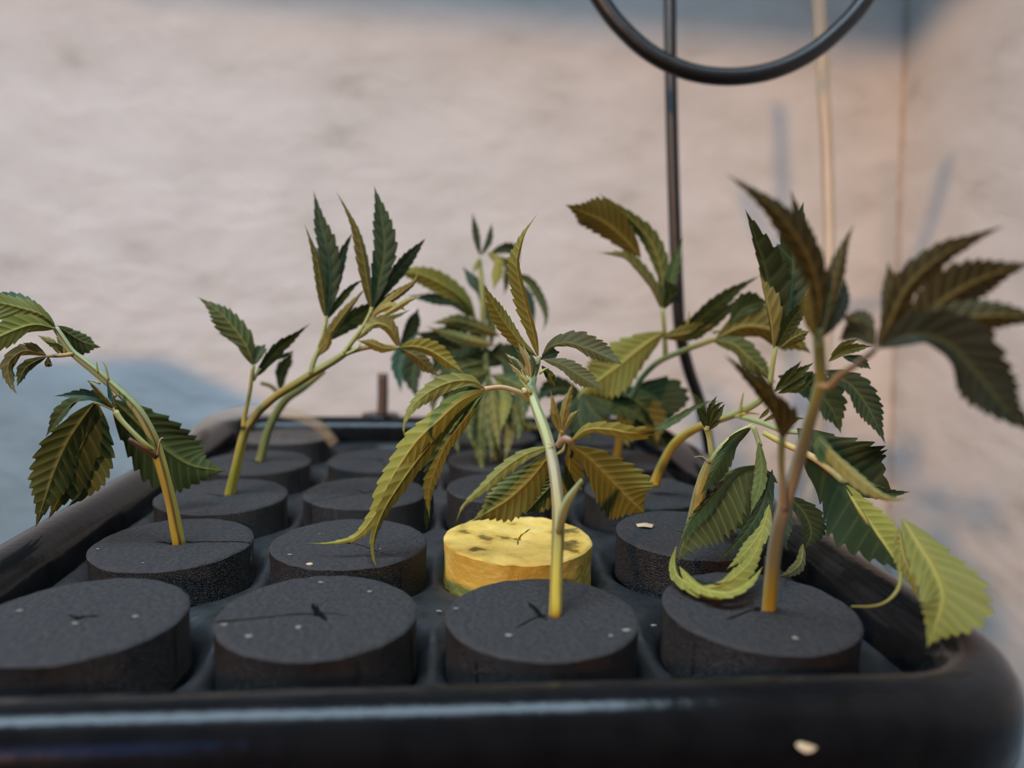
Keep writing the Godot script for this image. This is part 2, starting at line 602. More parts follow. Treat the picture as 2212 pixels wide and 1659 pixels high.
# one leaflet: its midrib, full width (mm), normals of its upper face at base and tip,
# [fold in degrees, teeth, tone, share of the width on either side, where it is widest, forward lean of the side veins]
func lf(parent: Node3D, a: Array, width: float, nn: Array, o: Array) -> void:
	var teeth: int = o[1]
	var tone: int = o[2]
	var rib := local(a)
	var per := 7 if width > 6.0 else 5
	var rows := teeth * per + 1
	var c := spline(rib, rows)
	var n0 := v3(nn, 0)
	var n1 := v3(nn, 3)
	var length := 0.0
	for k in range(1, rows): length += c[k].distance_to(c[k - 1])
	var ea: float = o[5] * 1.9
	var eb: float = (1.0 - o[5]) * 2.5
	var widest := ea / (ea + eb)
	var peak := pow(widest, ea) * pow(1.0 - widest, eb)
	var vs := [-1.0, -0.72, -0.42, -0.2, -0.05, 0.0, 0.05, 0.2, 0.42, 0.72, 1.0]
	var nv := vs.size()
	var up := PackedVector3Array()
	var down := PackedVector3Array()
	var ctop := PackedColorArray()
	var cbot := PackedColorArray()
	var fold := deg_to_rad(o[0])
	var lean: float = o[6]
	var jit := 1.0 + rng.randf_range(-0.10, 0.10)
	var ct := Color(TOP[tone].r * jit, TOP[tone].g * jit, TOP[tone].b * jit)
	var cu := Color(UNDER[tone].r * jit, UNDER[tone].g * jit, UNDER[tone].b * jit)
	var vein_t := ct.lerp(Color(0.55, 0.56, 0.30), 0.40)
	var vein_u := cu.lerp(Color(0.78, 0.70, 0.38), 0.55)
	var thick := clampf(width * 0.012, 0.10, 0.25) * MM
	var wave := rng.randf() * 6.0
	for k in rows:
		var u := k / (rows - 1.0)
		var t := (c[mini(k + 1, rows - 1)] - c[maxi(k - 1, 0)]).normalized()
		var n := n0.lerp(n1, u)
		n = (n - t * n.dot(t)).normalized()
		var b := t.cross(n)
		var f := fposmod(u * teeth + 0.22 * sin(u * 5.0 + wave), 1.0) if u < 1.0 else 0.0
		var w0 := pow(maxf(u, 1e-4), ea) * pow(maxf(1.0 - u, 1e-4), eb) / peak * width * 0.5 * MM
		w0 = maxf(w0, 0.25 * MM * (1.0 - u))
		var ramp: float = pow(minf(f / 0.8, 1.0), 0.65) if f <= 0.81 else (1.0 - f) / 0.2
		var body := smoothstep(0.03, 0.16, u) * smoothstep(0.0, 0.14, 1.0 - u)
		for i in nv:
			var v: float = vs[i]
			var av := absf(v)
			var w: float = w0 * (o[3] if v < 0.0 else o[4])
			var edge := 1.0 - 0.22 * body * (1.0 - ramp) * smoothstep(0.45, 1.0, av)
			var lat := v * w * edge
			var fwd := av * w0 * lean * smoothstep(0.0, 0.5, 1.0 - u) + av * av * ramp * 0.25 * length / teeth * body
			var ang := fold
			var amp := minf(w0 * 0.026, length / teeth * 0.030)
			var hill := amp * cos(TAU * (f - 0.32)) * smoothstep(0.0, 0.3, av) * (1.0 - 0.35 * av) * body
			hill += sin(u * 9.0 + wave + (1.5 if v > 0.0 else 0.0)) * w0 * 0.10 * av * av
			if i == 5: hill -= amp * 0.5
			var p := c[k] + b * (lat * cos(ang)) + n * (absf(lat) * sin(ang) + hill) + t * fwd
			var rim := 0.0 if i == 0 or i == nv - 1 or k == rows - 1 else 1.0
			up.append(p)
			var ridge := 0.0
			if i == 5: ridge = clampf(w0 * 0.12, 0.0, 0.5 * MM) * (1.0 - 0.6 * u)
			var on_vein := smoothstep(0.17, 0.02, absf(f - 0.8)) * (1.0 - 0.5 * av) * body
			down.append(p - n * (thick * rim + ridge + on_vein * rim * minf(0.11 * MM, w0 * 0.026)))
			var vein := maxf(on_vein * 0.55, 1.0 - smoothstep(0.0, 0.09, av))
			ctop.append(linear(ct.lerp(vein_t, vein)))
			cbot.append(linear(cu.lerp(vein_u, vein)))
	var st := SurfaceTool.new()
	st.begin(Mesh.PRIMITIVE_TRIANGLES)
	for layer in 2:
		st.set_smooth_group(layer)
		var vsrc := up if layer == 0 else down
		var csrc := ctop if layer == 0 else cbot
		for k in rows - 1:
			for i in nv - 1:
				var q := k * nv + i
				var ids := [q, q + 1, q + nv, q + 1, q + nv + 1, q + nv] if layer == 0 else [q, q + nv, q + 1, q + 1, q + nv, q + nv + 1]
				for x in ids:
					st.set_color(csrc[x])
					st.add_vertex(vsrc[x])
	st.index()
	st.generate_normals()
	mi("leaflet", st.commit(), mats.leaf, parent)

func C(h: int) -> Color:
	return Color(((h >> 16) & 255) / 255.0, ((h >> 8) & 255) / 255.0, (h & 255) / 255.0)


# ---------------------------------------------------------------- cuttings
func build_plants() -> void:
	cutting_1()
	cutting_2()
	cutting_3()
	cutting_4()
	cutting_5()
	cutting_6()
	cutting_7()
	cutting_8()
	cutting_9()
	cutting_10()

func cutting_1() -> void:
	var q: MeshInstance3D
	plant([-83.8,-1,-59.4], "drooping cutting bent left, with a snapped brown side stalk, in the second row")
	stem("stem", [-84,-2.5,-60.2,-83.9,-0.4,-59.5,-85.6,11,-60.1,-87.9,21.2,-60.6,-90,28.1,-61.7,-91.9,35.1,-61.7,-96.4,42.6,-63.1,-102.1,48.1,-64.3,-110.3,54.8,-65.9,-116.9,60,-67.1,-119.8,64,-67.8,-122.6,68,-68.6], [1.90,1.89,1.73,1.72,1.87,1.57,1.49,1.42,1.34,1.27,1.05,0.97], [C(0xa8942e),C(0x9c8a34),C(0x9c8a34),C(0x84804a),C(0x86905a),C(0x86905a),C(0x8f9568)], 0.8)
	stem("broken_stalk", [-89.9,27.6,-60.6,-91.5,29.5,-59,-93.9,31.8,-57.4,-96.7,34,-56.9], [1.19,1.11,0.81,0.66], [C(0x5a4530),C(0x5a4530),C(0x4a3526)], 0)
	stem("stipule", [-88.4,28.7,-57.6,-87.1,32.7,-56,-86.4,34.6,-56.1,-85.9,34.5,-56.1], [0.37,0.29,0.22,0.22], [C(0xb89a62)], 0)
	stem("branch", [-90.6,29.1,-60.8,-91.7,31.3,-58.2,-95.3,35.3,-58,-99.7,39.8,-59,-101.4,42.4,-59.5], [0.82,0.81,0.73,0.73,0.88], [C(0x9c8a34),C(0x86905a),C(0x989c62)], 0)
	q = leaf([-101.2,42.1,-59.4,-102.2,43.6,-59.7], [0.59,0.59], [C(0x989c62)])
	lf(q, [-101.7,43,-59.6,-104.1,45.6,-58.1,-106.8,47.3,-56.6,-110.2,48.2,-54.8,-115.9,48.3,-51.3], 4.0, [0.70,0.26,0.67,0.46,0.46,0.76], [25,6,3,1,1,0.4,0.95])
	lf(q, [-101.5,43.3,-59.6,-103,45.9,-57.9,-104.1,48.2,-56.5,-105.4,51,-54.8,-106.8,53.2,-53.2], 2.5, [-0.85,-0.19,-0.48,-0.85,-0.22,-0.48], [35,5,0,1,1,0.42,0.95])
	lf(q, [-100.9,43,-58.5,-100.6,46.6,-57.2,-101,49.3,-56.2], 0.9, [-0.56,0.31,-0.77,-0.63,0.18,-0.76], [10,3,1,1,1,0.42,0.95])
	lf(q, [-101,43.6,-59.6,-102.8,46.2,-60.1,-103.4,48.7,-60.4,-104.3,52.3,-61], 1.4, [0.52,0.49,0.70,0.66,0.27,0.70], [10,3,3,1,1,0.42,0.95])
	stem("stipule", [-107.9,54,-63.5,-108.3,56.1,-63.8,-108.4,57.8,-64.1], [0.37,0.30,0.15], [C(0x8c8450),C(0x7f8450)], 0)
	stem("stipule", [-104.5,51.7,-62.9,-105.2,54.7,-63.4,-105.8,56.7,-63.7,-106.9,57.9,-63.9], [0.37,0.30,0.15], [C(0x8c8450),C(0x7f8450)], 0)
	stem("stipule", [-107.3,50.7,-63,-109.2,51.4,-63.3,-111.1,51.6,-63.5], [0.37,0.30,0.15], [C(0x8c8450),C(0x7f8450)], 0)
	q = leaf([-103.7,42.3,-63.7,-106.8,43.7,-64.1,-109.8,44.6,-64.5], [0.67,0.67], [C(0x86905a)])
	lf(q, [-109.8,44.6,-64.5,-114.3,38,-63.3,-117.9,31.8,-62.1,-121.4,23.2,-60.5,-124.1,13.8,-58.6,-126.5,5,-56.8], 13.8, [-0.48,0.17,-0.86,-0.49,-0.04,-0.87], [6,11,4,1,1,0.42,0.95])
	lf(q, [-110.4,44.3,-66.5,-113.2,34.2,-65.5,-116.6,26.7,-64.8,-119.4,17.7,-63.9,-123,10.9,-63.3,-125.8,5.8,-62.9], 13.0, [-0.25,-0.03,-0.97,-0.23,0.04,-0.97], [6,11,4,1,1,0.42,0.95])
	lf(q, [-111.6,43,-70.5,-112.4,31.2,-69.1,-114,20.5,-67.8,-117,13.6,-67.2,-121.4,8.9,-66.9], 13.3, [0.02,-0.12,-0.99,0.11,-0.15,-0.98], [6,10,4,1,1,0.42,0.95])
	lf(q, [-112.5,44.8,-68.8,-117.1,44.6,-70,-122.5,40.9,-71.1,-126.3,36.5,-71.9,-130,31.2,-72.6], 6.2, [-0.21,0.68,0.70,-0.23,0.02,0.97], [10,8,0,1,1,0.42,0.95])
	q = leaf([-104.6,46.8,-70.4,-106.4,45.5,-70.4,-107.3,44.6,-70.4], [0.61,0.61], [C(0x86905a)])
	lf(q, [-109.1,44,-74.5,-104.9,36.3,-79.8,-98.7,25.5,-86.7,-90.5,16.5,-93.4,-79.9,12.6,-100.3], 25.8, [-0.74,0.05,-0.67,-0.60,-0.46,-0.66], [8,14,4,1,1,0.45,0.95])
	q = leaf([-119.8,64,-67.8,-121.4,66.3,-68.3,-122.6,68,-68.6], [0.90,0.90], [C(0x989c62)])
	lf(q, [-122.6,68.3,-68.7,-125.3,72,-66,-129.1,74.1,-62.8,-134.5,76,-58.2,-140,76,-52.9], 12.2, [-0.83,-0.24,-0.50,-0.56,-0.58,-0.59], [12,13,0,0.7,1,0.42,0.95])
	lf(q, [-122.2,67.8,-67.5,-126,69.2,-63.1,-129.5,67.7,-58,-133.5,64.2,-50.5,-136,60.3,-43.5], 8.8, [-0.77,-0.05,-0.64,-0.73,-0.44,-0.52], [10,12,0,1,1,0.42,0.95])
	lf(q, [-128.2,68.6,-79.3,-134.8,71.9,-81.6,-143.7,76,-84.7,-154.3,78.9,-87.9], 7.4, [0.06,0.66,0.75,-0.09,0.57,0.81], [10,9,3,1,1,0.42,0.95])
	lf(q, [-126.5,68.2,-77.1,-124.6,65.2,-80.6,-122.3,62.4,-84.2,-120,61,-87.2,-118.1,60.1,-89.5], 8.4, [-0.90,-0.07,-0.43,-0.77,-0.37,-0.52], [10,7,4,1,1,0.42,0.95])
	q = leaf([-116.4,59.8,-66,-120.5,59.3,-66.3,-124.8,59.2,-66.7], [0.67,0.67], [C(0x9c8a4a),C(0xa8967c)])
	lf(q, [-124.8,59.2,-66.7,-128,60.4,-65.9,-131.4,60.5,-65,-134.5,56.9,-63.2,-133.2,51.4,-60.7,-130.2,47.6,-58.5], 4.8, [-0.33,-0.32,-0.89,-0.07,-0.53,-0.84], [10,8,2,1,1,0.42,0.95])
	lf(q, [-124.4,59,-65.6,-127.7,57.2,-64,-129.6,55.3,-62.7,-130.4,52.6,-61.3,-130.9,49.9,-59.9], 3.9, [-0.48,0.10,-0.87,-0.67,-0.25,-0.70], [10,6,4,1,1,0.42,0.95])
	lf(q, [-125.8,59.4,-67.8,-127,60.8,-66.7,-128.6,62.3,-65.3,-130.4,63.5,-63.7], 2.8, [-0.78,-0.16,-0.60,-0.73,-0.27,-0.63], [10,5,2,1,1,0.42,0.95])
	lf(q, [-125.5,58.7,-68.7,-125.4,56.9,-68.4,-124.5,55.8,-68.2,-124.1,55.9,-68.2], 2.4, [-0.46,-0.12,-0.88,0.01,0.08,-1.00], [10,4,4,1,1,0.42,0.95])
	lf(q, [-122.4,59.4,-69.5,-123.6,62,-69.3,-125.4,63.9,-69.2,-128.5,65.6,-68.8], 2.6, [-0.67,-0.27,-0.69,-0.34,-0.49,-0.80], [10,5,1,1,1,0.42,0.95])
	lf(q, [-120.3,59.5,-67.3,-120.7,61.7,-66.4,-122.4,62.8,-65.3,-124,63.9,-64.2], 1.8, [0.54,-0.25,0.81,0.57,-0.00,0.82], [10,4,1,1,1,0.42,0.95])
	lf(q, [-122.7,58.6,-73.5,-123.4,61.3,-74.7,-125,63.5,-75.8,-126.8,64.5,-76.6], 3.1, [-0.38,-0.46,-0.80,0.12,-0.48,-0.87], [10,4,4,1,1,0.42,0.95])

func cutting_2() -> void:
	var q: MeshInstance3D
	plant([-82.8,0.1,-114.1], "tall cutting leaning right with upright pointed leaves, left part of the third row")
	stem("stem", [-83.1,-1.4,-114,-82.8,0.8,-114.2,-80.3,11.3,-115.3,-78.3,20.5,-116.4,-76.5,26,-116.9,-74.1,29.2,-117.1,-71,33.4,-116.4,-63.8,39.7,-115.6,-55.8,44.7,-114.5,-49.6,48.8,-113.5,-41.7,53.5,-112.4,-36.7,56.9,-111.4], [2.03,1.94,1.85,1.85,1.76,1.57,1.57,1.56,1.55,1.55,1.45,1.36], [C(0xa8942e),C(0xa8942e),C(0x9c8a34),C(0x7c7440),C(0x8a7a3c),C(0x7c7436),C(0x86905a),C(0x86905a)], 0.3)
	stem("branch", [-77.2,26.2,-116,-77.2,29.8,-116.5,-76.1,34.8,-117,-74.9,41,-117.7,-74.2,46.3,-118.3,-73.7,50.2,-118.8], [1.20,0.83,0.74,0.74,0.74,0.74], [C(0x9c8a34),C(0x7c7436),C(0x7c7436)], 0)
	q = leaf([-73.7,49.1,-118.6,-73.5,50.5,-118.8,-73.7,51.3,-118.9], [0.64,0.64], [C(0x86905a)])
	lf(q, [-73.7,50.9,-118.9,-76.1,58.6,-118.7,-82,67.4,-118.5,-87.4,73.1,-118.3,-93.8,77.8,-118], 11.7, [-0.59,-0.17,-0.79,-0.40,-0.50,-0.77], [14,9,4,1,1,0.42,0.95])
	lf(q, [-73.5,50.9,-118.9,-72.4,54.4,-120.8,-71.1,57.1,-122.3,-69.8,59.4,-123.7], 5.5, [0.01,0.48,0.88,0.07,0.47,0.88], [10,5,0,1,1,0.42,0.95])
	q = leaf([-73.9,44.9,-119.1,-72.4,47.9,-119.4,-71.2,49.8,-119.5], [0.65,0.65], [C(0x86905a)])
	lf(q, [-73.3,46.2,-119.3,-69.1,52.2,-121.1,-64.2,58.1,-123,-57.8,63.3,-124.8,-52.1,67.9,-126.3], 6.2, [0.61,-0.19,0.77,0.41,-0.20,0.89], [15,8,0,1,1,0.36,0.95])
	lf(q, [-70.1,50.6,-122.6,-67.2,53,-124.6,-63.5,54.4,-126.5,-59.8,56.3,-128.5], 2.2, [0.59,-0.03,0.80,0.53,-0.13,0.84], [10,4,0,1,1,0.42,0.95])
	stem("branch", [-36.7,56.9,-111.4,-32.4,58.4,-110.2,-26.1,59.9,-107.9,-18.4,60.6,-104.3,-15.3,60,-102.9], [1.18,0.99,0.90,0.80,0.80], [C(0x7f7a44),C(0x8a7a50),C(0xa8967c)], 0)
	q = leaf([-16.2,60.2,-103,-15.1,60,-102.9], [0.71,0.71], [C(0xa8967c)])
	lf(q, [-15.3,60,-102.9,-9.6,60.7,-101.7,-3.1,59.3,-100,3.6,55.2,-97.7,9.9,51,-95.5], 8.4, [0.15,0.37,-0.92,0.37,0.06,-0.93], [15,10,0,1,1,0.42,0.95])
	lf(q, [-15.2,59.5,-104.9,-9.4,57,-104,-4.9,53.2,-103.2,0.4,48.9,-102.1], 6.1, [0.00,-0.30,-0.95,-0.06,-0.30,-0.95], [10,8,2,1,1,0.42,0.95])
	lf(q, [-15.3,60.2,-102.9,-17.1,65.2,-101.7,-19.6,68.2,-100.8,-23.5,69.1,-99.7,-27.1,67,-98.1,-29.3,64.3,-96.6], 6.3, [-0.16,0.17,-0.97,-0.09,-0.44,-0.89], [10,8,1,1,1,0.42,0.95])
	lf(q, [-15.3,60,-100.9,-20.4,60.1,-99.4,-25.4,61.9,-97.9,-30.3,63.1,-96.5], 4.3, [-0.28,0.18,-0.94,-0.22,0.22,-0.95], [10,7,1,1,1,0.42,0.95])
	stem("branch", [-37,56.8,-111.4,-35.3,59.4,-110.6,-33.9,61.4,-110.7,-29.3,67.6,-110.1,-26.2,73.4,-109.6], [1.18,0.99,0.90,0.81,0.81], [C(0x86905a),C(0x989c62),C(0x989c62)], 0)
	q = leaf([-26.5,72.5,-109.5,-26,75,-109.8], [0.81,0.81], [C(0x989c62)])
	lf(q, [-26.2,74.3,-109.7,-28.5,90.7,-109.2,-31.1,102.8,-108.9,-34.9,111.3,-108.7,-39.2,118.8,-108.5], 6.0, [-0.61,-0.06,-0.79,-0.43,-0.22,-0.88], [25,11,2,1,1,0.36,0.95])
	lf(q, [-25.9,74.8,-111.8,-23.3,86.4,-113.6,-21.6,97.2,-115.3,-22.8,109.8,-117.5,-25.9,122.4,-120], 10.1, [-0.05,0.16,0.99,0.11,0.21,0.97], [10,11,4,1,1,0.45,0.95])
	lf(q, [-25.7,74.2,-111.7,-21.3,82.5,-115.2,-16.1,89.9,-118.3,-11.1,96.3,-121,-5.7,102.8,-123.8], 6.8, [0.58,0.04,0.82,0.49,-0.04,0.87], [12,9,4,1,1,0.5,0.95])
	lf(q, [-25.3,72.9,-107.4,-20,76.8,-106,-13.8,81.3,-104.2,-9,85.5,-102.7,-8.1,90,-102.1], 4.1, [-0.05,0.42,-0.90,-0.35,0.20,-0.91], [25,8,1,1,1,0.42,0.95])
	lf(q, [-26.2,73.4,-113.7,-19.9,78.6,-115.4,-14.2,82.6,-116.8,-9.5,85.7,-117.9], 3.5, [0.39,-0.17,0.91,0.35,-0.22,0.91], [10,6,0,1,1,0.42,0.95])
	lf(q, [-23.5,70.6,-105,-17.1,74.6,-102,-10.9,78.3,-99,-5.6,80.1,-96.6], 2.9, [0.43,-0.01,-0.90,0.46,-0.11,-0.88], [20,6,1,1,1,0.42,0.95])
	lf(q, [-26.3,70.4,-107.2,-23,73.7,-105.7,-17.2,76,-103.2,-11.8,74.1,-100.4], 3.2, [0.19,0.25,-0.95,0.40,-0.20,-0.89], [10,6,1,1,1,0.42,0.95])
	lf(q, [-27.8,68.6,-108.1,-21,70.5,-106.6,-15.3,72.4,-105.4,-10.6,74.7,-104.4], 2.5, [0.28,-0.29,-0.91,0.31,-0.24,-0.92], [10,5,1,1,1,0.42,0.95])
	lf(q, [-31.7,62.3,-107.6,-28,65.8,-106.6,-26.2,68.7,-106,-22.2,70.6,-104.9], 2.6, [-0.12,0.40,-0.91,0.07,0.41,-0.91], [10,4,1,1,1,0.42,0.95])
	stem("branch", [-50,48.5,-112.5,-49.3,52.8,-113,-46.4,60.3,-113.7,-44.3,69.1,-114.7], [1.09,1.00,0.82,0.73], [C(0x86905a),C(0x989c62),C(0x989c62)], 0)
	q = leaf([-44.3,68.8,-114.6,-44.2,71,-114.9], [0.73,0.73], [C(0x989c62)])
	lf(q, [-44.5,70.6,-114.9,-46,84.2,-114.6,-47.6,94,-114.4,-50.1,101.8,-114.2,-52.1,107,-114.2], 4.9, [-0.63,-0.05,-0.77,-0.52,-0.19,-0.84], [25,10,2,1,1,0.38,0.95])
	lf(q, [-44.3,70.5,-116.9,-43.2,84.3,-119.1,-44.3,97,-121.3,-47.4,107.9,-123.5,-50.3,120.9,-125.9], 9.2, [0.03,0.16,0.99,0.11,0.21,0.97], [14,11,4,1,1,0.42,0.95])
	lf(q, [-44.1,70.1,-116.8,-41.9,82.5,-121.1,-39.9,92.7,-124.5,-38.3,98.3,-126.4,-35.2,105,-128.6], 5.1, [0.52,0.19,0.83,0.47,0.07,0.88], [10,9,4,1,1,0.5,0.95])
	lf(q, [-49.3,52.7,-113,-43.9,61.8,-112.6,-38.4,70.1,-112.1,-32.9,77,-111.6,-27.5,83.5,-111], 5.2, [-0.43,0.29,-0.86,-0.35,0.36,-0.87], [28,10,1,1,1,0.42,0.95])
	lf(q, [-44.3,69.8,-116.8,-39.4,77.4,-119.8,-35.1,82.6,-122,-29.8,86.4,-123.7], 3.5, [0.53,0.00,0.85,0.43,-0.19,0.88], [10,6,0,1,1,0.42,0.95])
	lf(q, [-46,60.8,-119.8,-38.3,67.3,-124.2,-30.4,72.9,-128.3,-22.2,78.1,-132.1], 8.5, [0.54,-0.06,0.84,0.49,-0.13,0.86], [10,9,0,1,1,0.42,0.95])
	lf(q, [-46.4,56,-111.1,-43.5,59.3,-109.9,-42.1,63,-109,-41.2,67,-108], 2.5, [-0.02,0.36,-0.93,-0.26,0.27,-0.93], [10,4,1,1,1,0.42,0.95])
	stem("stipule", [-36.8,57.4,-108.5,-35.4,59.2,-108.6,-34.7,61,-108.7], [0.54,0.36,0.18], [C(0x989c62)], 0)
	stem("stipule", [-35.7,57,-108.3,-31.4,59.2,-108.2,-30,61.8,-108.4], [0.54,0.36,0.18], [C(0x989c62)], 0)

func cutting_3() -> void:
	var q: MeshInstance3D
	plant([-85.5,0.5,-174.1], "small bare cutting with a cut side twig, behind the tall leaning one")
	stem("stem", [-86.2,-1.3,-173.9,-85.5,0.9,-174.2,-82.1,13.3,-174.4,-77.5,22.9,-174.3,-71.9,30.3,-172.7,-64.3,35.5,-170.7,-54.6,43.4,-170.9], [2.10,1.99,1.88,1.87,1.97,1.63,1.31], [C(0x6f7440),C(0x5c6a3e),C(0x5c6a3e),C(0x7c7436)], 0)
	stem("cut_twig", [-76.2,30.7,-173.2,-78,33.7,-173.7,-81.1,35.8,-174.2,-84.6,36.6,-174.6], [0.99,0.99,0.99,0.88], [C(0x5a5234)], 0)
	q = leaf([-75.8,30.7,-173.1,-75.6,33.7,-173.5], [0.66,0.66], [C(0x5c6a3e)])
	lf(q, [-75.6,32.9,-173.4,-74.8,41.2,-173.6,-72.1,47.4,-173.5,-69,52.9,-173.4], 7.0, [0.53,-0.03,0.85,0.39,-0.25,0.88], [10,6,0,1,1,0.42,0.95])

func cutting_4() -> void:
	var q: MeshInstance3D
	plant([31.9,0.4,0.9], "sharp middle cutting with a pale bent stem, right in front of the yellow collar")
	stem("stem", [31.8,-1,1.1,31.9,0.7,0.9,33.2,11.5,-7.5,34.5,20,-15.5,34.6,26.6,-20.4,34.2,32.8,-25.3,33,39.6,-31.4,30.4,47.8,-40.7,29.4,52.3,-45.4,30.1,55.6,-47.8], [1.68,1.62,1.62,1.74,1.64,1.67,1.64,1.70,1.44,1.38], [C(0xa8942e),C(0xa8942e),C(0x8a8038),C(0xa39a6c),C(0xa5a284),C(0x989c62),C(0x98a270),C(0x98a270)], 0.35)
	stem("branch", [30.1,54.9,-47.8,31.1,58.1,-48.1,31.9,60.7,-48.3], [0.95,0.95,0.80], [C(0x98a270)], 0)
	stem("stub", [33.9,17.5,-11.2,35.4,25.3,-9.1,37.3,29.9,-7.5,39.2,33.4,-6.8], [0.76,1.37,1.23,0.37], [C(0x8c8a5c),C(0x8d9468),C(0x7f8a5c)], 0)
	q = leaf([28.9,48.4,-44,27.2,50.4,-43.4,24.8,51.8,-42.7,20.1,53.1,-42.3,14.8,52.7,-41.7], [0.93,0.86,0.78,0.78,0.78], [C(0x989c62),C(0xb39c70),C(0xb08c6c)])
	lf(q, [14.8,52.8,-41.7,10.9,55,-40.9,4.7,54.9,-39.3,-1.8,52.2,-37.2,-6.8,48,-34.7,-9.1,42.9,-32.2,-8.1,38,-29.6], 6.5, [-0.46,-0.53,-0.71,0.75,-0.17,-0.64], [14,10,0,1,1,0.32,0.95])
	lf(q, [14.8,52.4,-41.7,7.5,48.6,-41.9,1.2,42.9,-41.8,-5.1,36.9,-41.7,-10,30,-41.3,-14.4,22.6,-40.9,-17.6,14.8,-40.3,-23.7,7.2,-39.9,-31.7,4.9,-40.4,-39.9,4.7,-41.2], 9.8, [0.20,-0.32,-0.93,0.09,-0.63,-0.77], [16,17,0,1.1,0.75,0.36,0.95])
	lf(q, [14.8,51,-46.5,6.2,44.3,-44.8,-2.3,34.6,-42.3,-9.2,25.7,-40.1,-15.3,16.3,-37.6,-18.2,8.4,-35.5,-18.1,2.5,-33.8,-16.2,-2.4,-32.2], 6.8, [-0.20,-0.00,-0.98,-0.61,-0.46,-0.65], [16,14,0,1,1,0.45,0.95])
	lf(q, [14.4,50.4,-45.5,9.1,42.6,-44.9,3.8,35.4,-44.5,0.3,27.7,-43.8,-2,19.4,-42.9,-1.8,12,-41.9], 7.9, [0.34,-0.30,-0.89,0.28,-0.12,-0.95], [14,14,0,1.15,0.6,0.5,0.95])
	lf(q, [14.1,52.2,-47.8,11.6,51.1,-51,8.5,49.6,-55], 2.6, [-0.78,-0.09,0.62,-0.76,-0.12,0.64], [10,4,0,1,1,0.42,0.95])
	lf(q, [-1.7,15.4,-61.6,-2.6,6.8,-63.3,-3.6,-0.2,-64.8], 3.5, [-0.03,-0.20,0.98,-0.04,-0.20,0.98], [10,5,3,1,1,0.42,0.95])
	q = leaf([31.4,59.4,-47.2,32.1,62.3,-47.5], [0.72,0.72], [C(0x98a270)])
	lf(q, [31.9,61.7,-47.5,30.7,68.1,-47.1,27.7,78.1,-46.7,25.2,86.5,-46.2,24.5,92.1,-45.9,26.3,99.3,-45.2,30,105.5,-44.2], 10.4, [0.50,0.14,-0.86,0.63,-0.26,-0.73], [12,16,0,0.22,1,0.42,0.95])
	lf(q, [31.2,62.3,-46.6,26,66.4,-45.7,20.5,73.1,-44.6,16.8,78.8,-43.6,14.3,84.2,-42.8], 6.1, [-0.29,-0.17,-0.94,-0.18,0.07,-0.98], [10,11,0,1,1,0.5,0.95])
	lf(q, [32.7,62.6,-46.5,35.7,65.8,-45.1,40.4,67,-43,45.6,65.6,-40.2,50.9,63.5,-37.2,55.9,61.1,-34.2], 8.3, [-0.54,0.14,0.83,-0.21,0.56,0.80], [-12,11,2,1.1,0.65,0.52,0.95])
	lf(q, [32.7,61.7,-44.4,38.1,60.6,-41.5,43.3,57.6,-38.2,49.9,53.6,-33.7], 6.1, [-0.36,0.41,0.84,-0.32,0.41,0.85], [-10,10,2,1,1,0.5,0.95])
	lf(q, [33.2,59.1,-50,35.7,55.9,-49.4,37.5,52.5,-48.8], 3.3, [0.25,0.01,-0.97,0.28,-0.02,-0.96], [10,4,4,1,1,0.42,0.95])
	lf(q, [33.1,60.9,-52.3,36.8,62.3,-55.5,40.2,62.9,-58], 3.9, [0.51,0.39,0.77,0.56,0.24,0.79], [10,5,4,1,1,0.42,0.95])
	lf(q, [28.8,56.1,-44,27.3,61.9,-43.3,24.7,67.2,-42.7], 2.6, [-0.12,0.08,-0.99,-0.15,0.04,-0.99], [25,6,6,1,1,0.42,0.95])
	lf(q, [28.5,56.5,-44,24.9,60.3,-43.4,20.8,63.7,-42.6], 2.6, [-0.22,-0.03,-0.98,-0.23,-0.06,-0.97], [25,6,6,1,1,0.42,0.95])
	lf(q, [28.2,55.1,-43.9,24.6,58.3,-42.9,21.9,60.9,-42.1], 1.7, [-0.27,-0.01,-0.96,-0.27,0.00,-0.96], [25,6,6,1,1,0.42,0.95])
	lf(q, [29.2,56.5,-44,28.3,61.2,-43.3,26.4,66.3,-42.5], 1.9, [-0.11,0.13,-0.99,-0.15,0.10,-0.98], [25,6,6,1,1,0.42,0.95])
	lf(q, [28.6,57.4,-44.1,26.3,62.3,-43.3,23.6,65.5,-42.6], 2.4, [-0.18,0.09,-0.98,-0.22,0.02,-0.97], [25,6,3,1,1,0.42,0.95])
	lf(q, [29.6,56.1,-43.9,29.7,59.8,-42.9,28.7,63.9,-41.9], 2.3, [-0.04,0.25,-0.97,-0.14,0.20,-0.97], [25,6,3,1,1,0.42,0.95])
	lf(q, [27.9,55.6,-44,24,60.9,-42.9,21.6,62.6,-42.4], 2.2, [-0.23,0.03,-0.97,-0.26,-0.06,-0.96], [25,6,3,1,1,0.42,0.95])
	lf(q, [29.3,55.4,-43.8,28.9,59.1,-42.9,27.5,63,-41.9], 1.5, [-0.10,0.23,-0.97,-0.17,0.19,-0.97], [25,6,6,1,1,0.42,0.95])
	stem("stipule", [29,51.3,-42.3,27.5,53.4,-42.7,25.5,55.7,-43.2], [0.57,0.43,0.14], [C(0xa8a45c),C(0x8f9a50)], 0)
	stem("stipule", [28.4,54.9,-42.8,24.9,57.4,-43.5,23.5,58.2,-43.7], [0.57,0.43,0.14], [C(0xa8a45c),C(0x8f9a50)], 0)
	stem("stipule", [28.1,54.4,-42.8,26.9,56.6,-43.2,26.1,58.6,-43.5], [0.57,0.43,0.14], [C(0xa8a45c),C(0x8f9a50)], 0)
